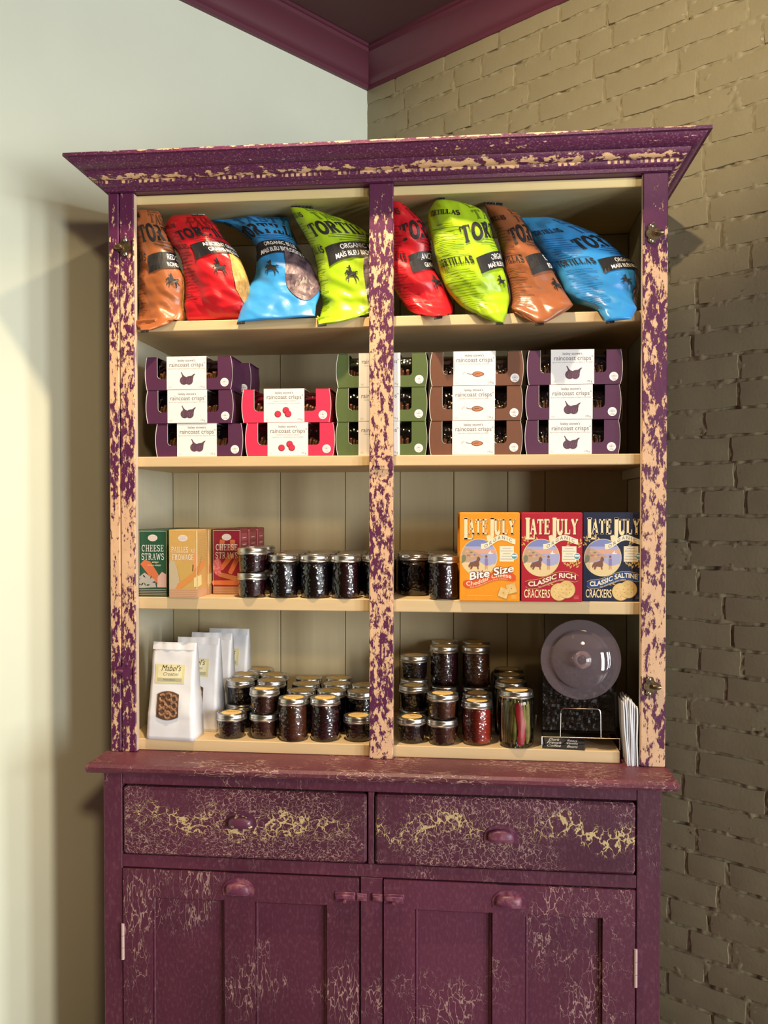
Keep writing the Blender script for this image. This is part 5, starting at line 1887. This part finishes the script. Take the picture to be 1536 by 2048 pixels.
def paper_bag():
    w, d, h = 0.114, 0.068, 0.222
    root = thing('paper_bag', 'bag', 'paper bag')
    W2 = w / 2
    ht = h

    def sect(z):
        """outline of the bag at height z: square bottom, pinched flat top"""
        f = z / ht
        dd = d * (1 - 0.93 * max(0, (f - 0.22) / 0.78) ** 1.25)
        ww = W2 * (1.0 - 0.05 * math.sin(f * 3.0)) - 0.003 * f
        gus = 0.010 * max(0, min(1, (f - 0.12) * 1.4)) * (dd / d)
        yf = 0.010 * f + (d - dd) * 0.35
        return ww, yf, dd, gus
    NZ, mb = 26, MB()
    rings = []
    vs, fs = [], []
    NXF = 14
    # keep a hole in the front for the window
    for j in range(NZ + 1):
        z = ht * j / NZ
        ww, yf, dd, gus = sect(z)
        ring = []
        pts = [(-ww + 2 * ww * i / NXF, yf) for i in range(NXF + 1)] + [(ww - gus, yf + dd / 2)] + [(ww - 2 * ww * i / NXF, yf + dd) for i in range(NXF + 1)] + [(-ww + gus, yf + dd / 2)]
        for k, (x, y) in enumerate(pts):
            f = z / ht
            nz = noise.noise(Vector((x * 30, z * 22, k > NXF))) * 0.0035 * min(1, f * 2 + 0.15) + noise.noise(Vector((x * 70, z * 60, 3))) * 0.0018 * max(0, f - 0.55) * 2
            crease = -0.0015 if (abs(z - 0.062) < 0.004) else 0
            ring.append(len(vs))
            vs.append((x, y + nz + crease, z))
        rings.append(ring)
    n = len(rings[0])
    win = lambda x, z: (abs(x + 0.006) < 0.031) and (0.046 < z < 0.106 + 0.010 * math.cos(x * 40) - 0.006)
    for j in range(NZ):
        for k in range(n):
            a, b = rings[j][k], rings[j][(k + 1) % n]
            c, e = rings[j + 1][(k + 1) % n], rings[j + 1][k]
            fs.append((a, b, c, e))
    fs.append(tuple(rings[0]))
    fs.append(tuple(rings[-1]))
    mb.add(vs, fs)
    part('paper', mb, M_PAPER, root, smooth='all')

    def front(x, z, off):
        ww, yf, dd, gus = sect(z)
        f = z / ht
        nz = noise.noise(Vector((x * 30, z * 22, 0))) * 0.0035 * min(1, f * 2 + 0.15) + noise.noise(Vector((x * 70, z * 60, 3))) * 0.0018 * max(0, f - 0.55) * 2
        return (x, yf + nz - off, z)
    # folded-over top edge
    fo = MB()
    vs = []
    for i in range(15):
        x = -W2 + 0.004 + (w - 0.010) * i / 14
        for z in (ht - 0.016, ht - 0.004, ht + 0.001):
            vs.append(front(x, z, 0.0016 + 0.0008 * math.sin(i * 1.7)))
    fo.add(vs, [(i * 3 + j, i * 3 + j + 1, i * 3 + 4 + j, i * 3 + 3 + j) for i in range(14) for j in range(2)])
    part('folded_top', fo, M_PAPER, root, smooth='all')
    p = Print()
    cx = -0.006
    p.add(rect2(cx - 0.036, cx + 0.036, 0.130, 0.172, 16, 8), M_BAGLABEL, 1)
    p.add(rect2(cx - 0.030, cx + 0.030, 0.136, 0.166, 16, 8), plain('pale_label_inner', (0.82, 0.76, 0.50), 0.6), 2)
    p.add(rect2(cx - 0.030, cx + 0.030, 0.1335, 0.1415, 12, 2), plain('label_grey_bar', (0.46, 0.45, 0.30), 0.6), 3)
    p.add(sans("Mabel's", 0.0190, -0.004, 0.85, 0.35), INK, 4, (cx + 0.003, 0.1575))
    p.add(sans('Crostini', 0.0115, -0.006, 1.0, 0.35), GREY, 4, (cx + 0.003, 0.1468))
    p.add(sans('Mabels Bakery', 0.0050, 0.0, 1.0), GREY, 4, (cx, 0.1360))
    part('yellow_label', p.mesh('yellow_label', lambda x, y, ly: front(x, y, 0.0012 + 0.0002 * ly)), None, root)
    # opaque window patch, shade inside the bag painted dark brown, with ring cookies
    p = Print()
    v_ = []
    NN = 20
    rows_ = []
    for j in range(NN + 1):
        f = j / NN
        z = 0.046 + 0.066 * f
        hw_ = 0.0265 * min(1, (1 - ((f - 0.5) * 2) ** 8) ** 0.5 * 1.0 + 0.0) if 0 < f < 1 else 0.012
        rows_.append((z, hw_))
    vs2, fs2 = [], []
    NXW = 12
    for z, hw_ in rows_:
        for i in range(NXW + 1):
            x = -1 + 2 * i / NXW
            zz_ = z
            if z > 0.100:
                zz_ = z - 0.0075 * x * x * (z - 0.1) / 0.012
            if z < 0.058:
                zz_ = z + 0.0075 * x * x * (0.058 - z) / 0.012
            vs2.append((cx + x * 0.0265, zz_))
    for j in range(NN):
        for i in range(NXW):
            a = j * (NXW + 1) + i
            fs2.append((a, a + 1, a + NXW + 2, a + NXW + 1))
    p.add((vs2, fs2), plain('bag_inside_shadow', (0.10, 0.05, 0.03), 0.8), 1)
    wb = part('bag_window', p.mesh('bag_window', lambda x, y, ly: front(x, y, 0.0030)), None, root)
    rg = rnd(77)
    cm = MB()
    for k, (x, z) in enumerate(((-0.015, 0.096), (0.001, 0.099), (0.0155, 0.094), (-0.0145, 0.081), (0.002, 0.084), (0.016, 0.078), (-0.015, 0.065), (0.001, 0.068), (0.015, 0.062), (0.0, 0.0575))):
        a0 = rg.uniform(0, 3)
        R0 = 0.0080
        pts = []
        for q in range(13):
            a = a0 + q * 2 * math.pi / 12
            fx, fy, fz = front(cx + x * 0.92 + R0 * 0.9 * math.cos(a), z + R0 * math.sin(a), 0.0022)
            pts.append((max(cx - 0.0255, min(cx + 0.0255, fx)), fy + 0.0005 * math.cos(a + k), fz))
        cm.tube(pts, 0.0032, 7, cap=False)
    part('ring_cookies', cm, M_COOKIE, wb, smooth='all')
    return root


pb = paper_bag()
for k, (x, y, z, rz, lab) in enumerate(((-0.4910, 0.012, Z4, -0.07, "frontmost white paper bag with a cookie window and yellow label"),
                                        (-0.4600, 0.098, Z4, -0.05, "second white paper bag from the front, half hidden by the first"),
                                        (-0.4520, 0.182, Z4, -0.04, "third white paper bag from the front, only its top edge showing"),
                                        (-0.4300, 0.262, Z4, -0.03, "rearmost white paper bag against the cream back boards"))):
    o = pb if k == 0 else dup(pb)
    o.location = (x, y, z)
    o.rotation_euler = (0, 0, rz)
    tag(o, lab, 'paper bag', 'white paper bags on the bottom shelf')

# ---------------------------------------------------------------- bottom shelf right: coffee canister on a wire stand
M_WIRE = plain('chrome_wire', (0.66, 0.64, 0.60), 0.22, 1.0)
M_COFFEE = mottled('dark_coffee_beans', (0.004, 0.002, 0.002), (0.030, 0.014, 0.009), 75, 0.3, 1.0)
M_THICK = thin_glass('thick_lid_glass', (0.86, 0.82, 0.86), 0.0, 1.6, 0.02, 0.17, (0.66, 0.52, 0.57))
CAN = thing('coffee_canister', 'square glass canister of dark coffee beans with a round clear lid facing out', 'canister', (0.4465, 0.16, 0.9945))
gb = MB()
prof = [(0.066, 0.0), (0.235, 0.0), (0.235, 0.262), (0.130, 0.262), (0.070, 0.200)]   # side view: (depth, height), sloped front top
gb.prism([(a - 0.16, b) for a, b in prof], -0.0835, 0.0835, 'x')
part('glass_body', gb, thin_glass('canister_glass', (0.93, 0.95, 0.95), 0.0, 1.0, 0.03), CAN)
cb = MB()
NXC, NZC = 30, 28
vs, fs = [], []
for j in range(NZC + 1):
    for i in range(NXC + 1):
        x = -0.080 + 0.160 * i / NXC
        z = 0.004 + 0.165 * j / NZC
        dd, _ = noise.voronoi(Vector((x * 95, z * 95, 4.4)))
        vs.append((x, -0.088 + 0.005 * min(dd[0], 0.8), z))
for j in range(NZC):
    for i in range(NXC):
        a = j * (NXC + 1) + i
        fs.append((a, a + 1, a + NXC + 2, a + NXC + 1))
cb.add(vs, fs)
cb.box(-0.080, 0.080, -0.082, 0.068, 0.004, 0.168)
o = part('coffee_beans', cb, M_COFFEE, CAN)
o['kind'] = 'stuff'
tilt = Matrix.Rotation(R(90 - 8), 3, 'X')
nk = MB()
nk.lathe([(0.066, -0.045), (0.070, -0.03), (0.070, 0.0), (0.064, 0.0), (0.062, -0.03)], 40, (0, -0.120, 0.1725), M=tilt)
part('neck_ring', nk, thin_glass('canister_glass_neck', (0.93, 0.95, 0.95), 0.0, 1.0, 0.03), CAN, True)
ld = MB()
ld.lathe([(0.0, -0.004), (0.055, -0.002), (0.062, 0.0), (0.0875, 0.0), (0.0885, 0.0035), (0.0875, 0.0065), (0.0645, 0.0075), (0.0635, 0.0150), (0.058, 0.0175), (0.030, 0.0225), (0.013, 0.0235), (0.0105, 0.027), (0.014, 0.031), (0.0195, 0.037), (0.0185, 0.045), (0.011, 0.0495), (0.0, 0.0505)], 48, (0, -0.124, 0.1725), M=tilt)
lid = part('glass_lid', ld, M_THICK, CAN, True, label='round clear glass lid with a ball knob')
st = thing('wire_stand', 'thin chrome wire stand with a card holder loop under the coffee canister', 'stand', (0.4465, 0.16, 0.9672))
wm = MB()
wr_ = 0.0013
zt_ = 0.0255
y_f, y_b = -0.128, 0.085
wm.tube([(-0.086, y_f, zt_), (0.086, y_f, zt_)], wr_, 8)
wm.tube([(-0.086, y_b, zt_), (0.086, y_b, zt_)], wr_, 8)
for s_ in (-1, 1):
    wm.tube([(s_ * 0.082, y_f, zt_), (s_ * 0.082, y_b, zt_)], wr_, 8)
part('frame', wm, M_WIRE, st, True)
for s_ in (-1, 1):
    for y in (y_f, y_b):
        lg = MB()
        lg.tube([(s_ * 0.0848, y, zt_), (s_ * 0.0852, y - 0.002, 0.012), (s_ * 0.0855, y - 0.002, 0.0013)], wr_, 8)
        part('leg', lg, M_WIRE, st, True)
wl_ = MB()
lp = [(-0.0445, y_f, zt_), (-0.0435, y_f, 0.080), (-0.0420, y_f, 0.0875), (-0.0375, y_f, 0.0905), (0.0375, y_f, 0.0905), (0.0420, y_f, 0.0875), (0.0435, y_f, 0.080), (0.0445, y_f, zt_)]
wl_.tube(lp, wr_, 8)
part('holder_loop', wl_, M_WIRE, st, True)
# chalkboard card lying in front
sg = thing('chalkboard_sign', 'small black chalkboard card with white handwriting in front of the canister', 'sign', (0.4080, 0.026, 0.9674), -0.10)
cmb = MB()
tl = R(62)
cmb.box(-0.0465, 0.0465, -0.0022, 0.0, 0.0, 0.034, 0.0004)
cm_ = cmb.mesh('board', plain('chalkboard_black', (0.012, 0.011, 0.011), 0.6))
Rm = Matrix.Rotation(-tl, 4, 'X')
cm_.transform(Rm)
z_min = min(v.co.z for v in cm_.vertices)
cm_.transform(Matrix.Translation((0, 0, -z_min)))
link('board', cm_, sg)
p = Print()
CHALK = plain('chalk_white', (0.72, 0.70, 0.68), 0.8)
for k, (a, b) in enumerate((('Dark', 'Roast'), ('French', 'Coffee'), ('Coffee', 'Beans'))):
    if k == 1:
        b = 'Vanilla'
    p.add(sans(a, 0.0115, -0.004, 1.0, 0.4), CHALK, 1, (-0.020, 0.0240 - k * 0.0098))
    p.add(sans(b, 0.0100, -0.004, 1.0, 0.4), CHALK, 1, (0.020, 0.0240 - k * 0.0098))
pm_ = p.mesh('chalk_writing', lambda x, y, ly: (x, -0.0024, y))
pm_.transform(Rm)
pm_.transform(Matrix.Translation((0, 0, -z_min)))
link('chalk_writing', pm_, sg)

# flat white bags standing in the gap by the right stile
rg = rnd(3)
for k in range(7):
    m = MB()
    x0 = 0.5345 + k * 0.0050
    h_ = 0.148 + rg.uniform(-0.004, 0.003) - (0.004 * abs(k - 2))
    th = 0.0026
    vs, fs = [], []
    NZP, NYP = 8, 6
    for sgn in (0, 1):
        for j in range(NZP + 1):
            for i in range(NYP + 1):
                z = h_ * j / NZP
                y = 0.0 + 0.075 * i / NYP
                lean = -0.001 * (z / h_) + 0.010 * (1 - z / h_) * (1 - k / 6.0)
                wv = 0.0007 * math.sin(z * 60 + k * 1.3) + 0.0005 * math.sin(y * 90 + k)
                zz_ = z + (0.002 * math.sin(i * 2.2 + k) if j == NZP else 0)
                vs.append((x0 + lean + wv + sgn * th, y, zz_))
    nn = (NZP + 1) * (NYP + 1)
    for j in range(NZP):
        for i in range(NYP):
            a = j * (NYP + 1) + i
            fs.append((a, a + 1, a + NYP + 2, a + NYP + 1))
            fs.append((a + nn, a + NYP + 1 + nn, a + NYP + 2 + nn, a + 1 + nn))
    bd = [i for i in range(NYP + 1)] + [(j + 1) * (NYP + 1) - 1 for j in range(1, NZP + 1)] + [NZP * (NYP + 1) + i for i in range(NYP - 1, -1, -1)] + [j * (NYP + 1) for j in range(NZP - 1, 0, -1)]
    for a, b in zip(bd, bd[1:] + bd[:1]):
        fs.append((a, b, b + nn, a + nn))
    m.add(vs, fs)
    o = part('flat_paper_bag', m, M_PAPER, None, smooth=True, loc=(0, 0.003 + 0.002 * (k % 3), 0.9402))
    nm = ('leftmost', 'second', 'third', 'fourth', 'fifth', 'sixth', 'rightmost')[k]
    tag(o, '%s flat white paper bag of the bundle standing by the right stile' % nm, 'paper bag', 'bundle of flat paper bags')
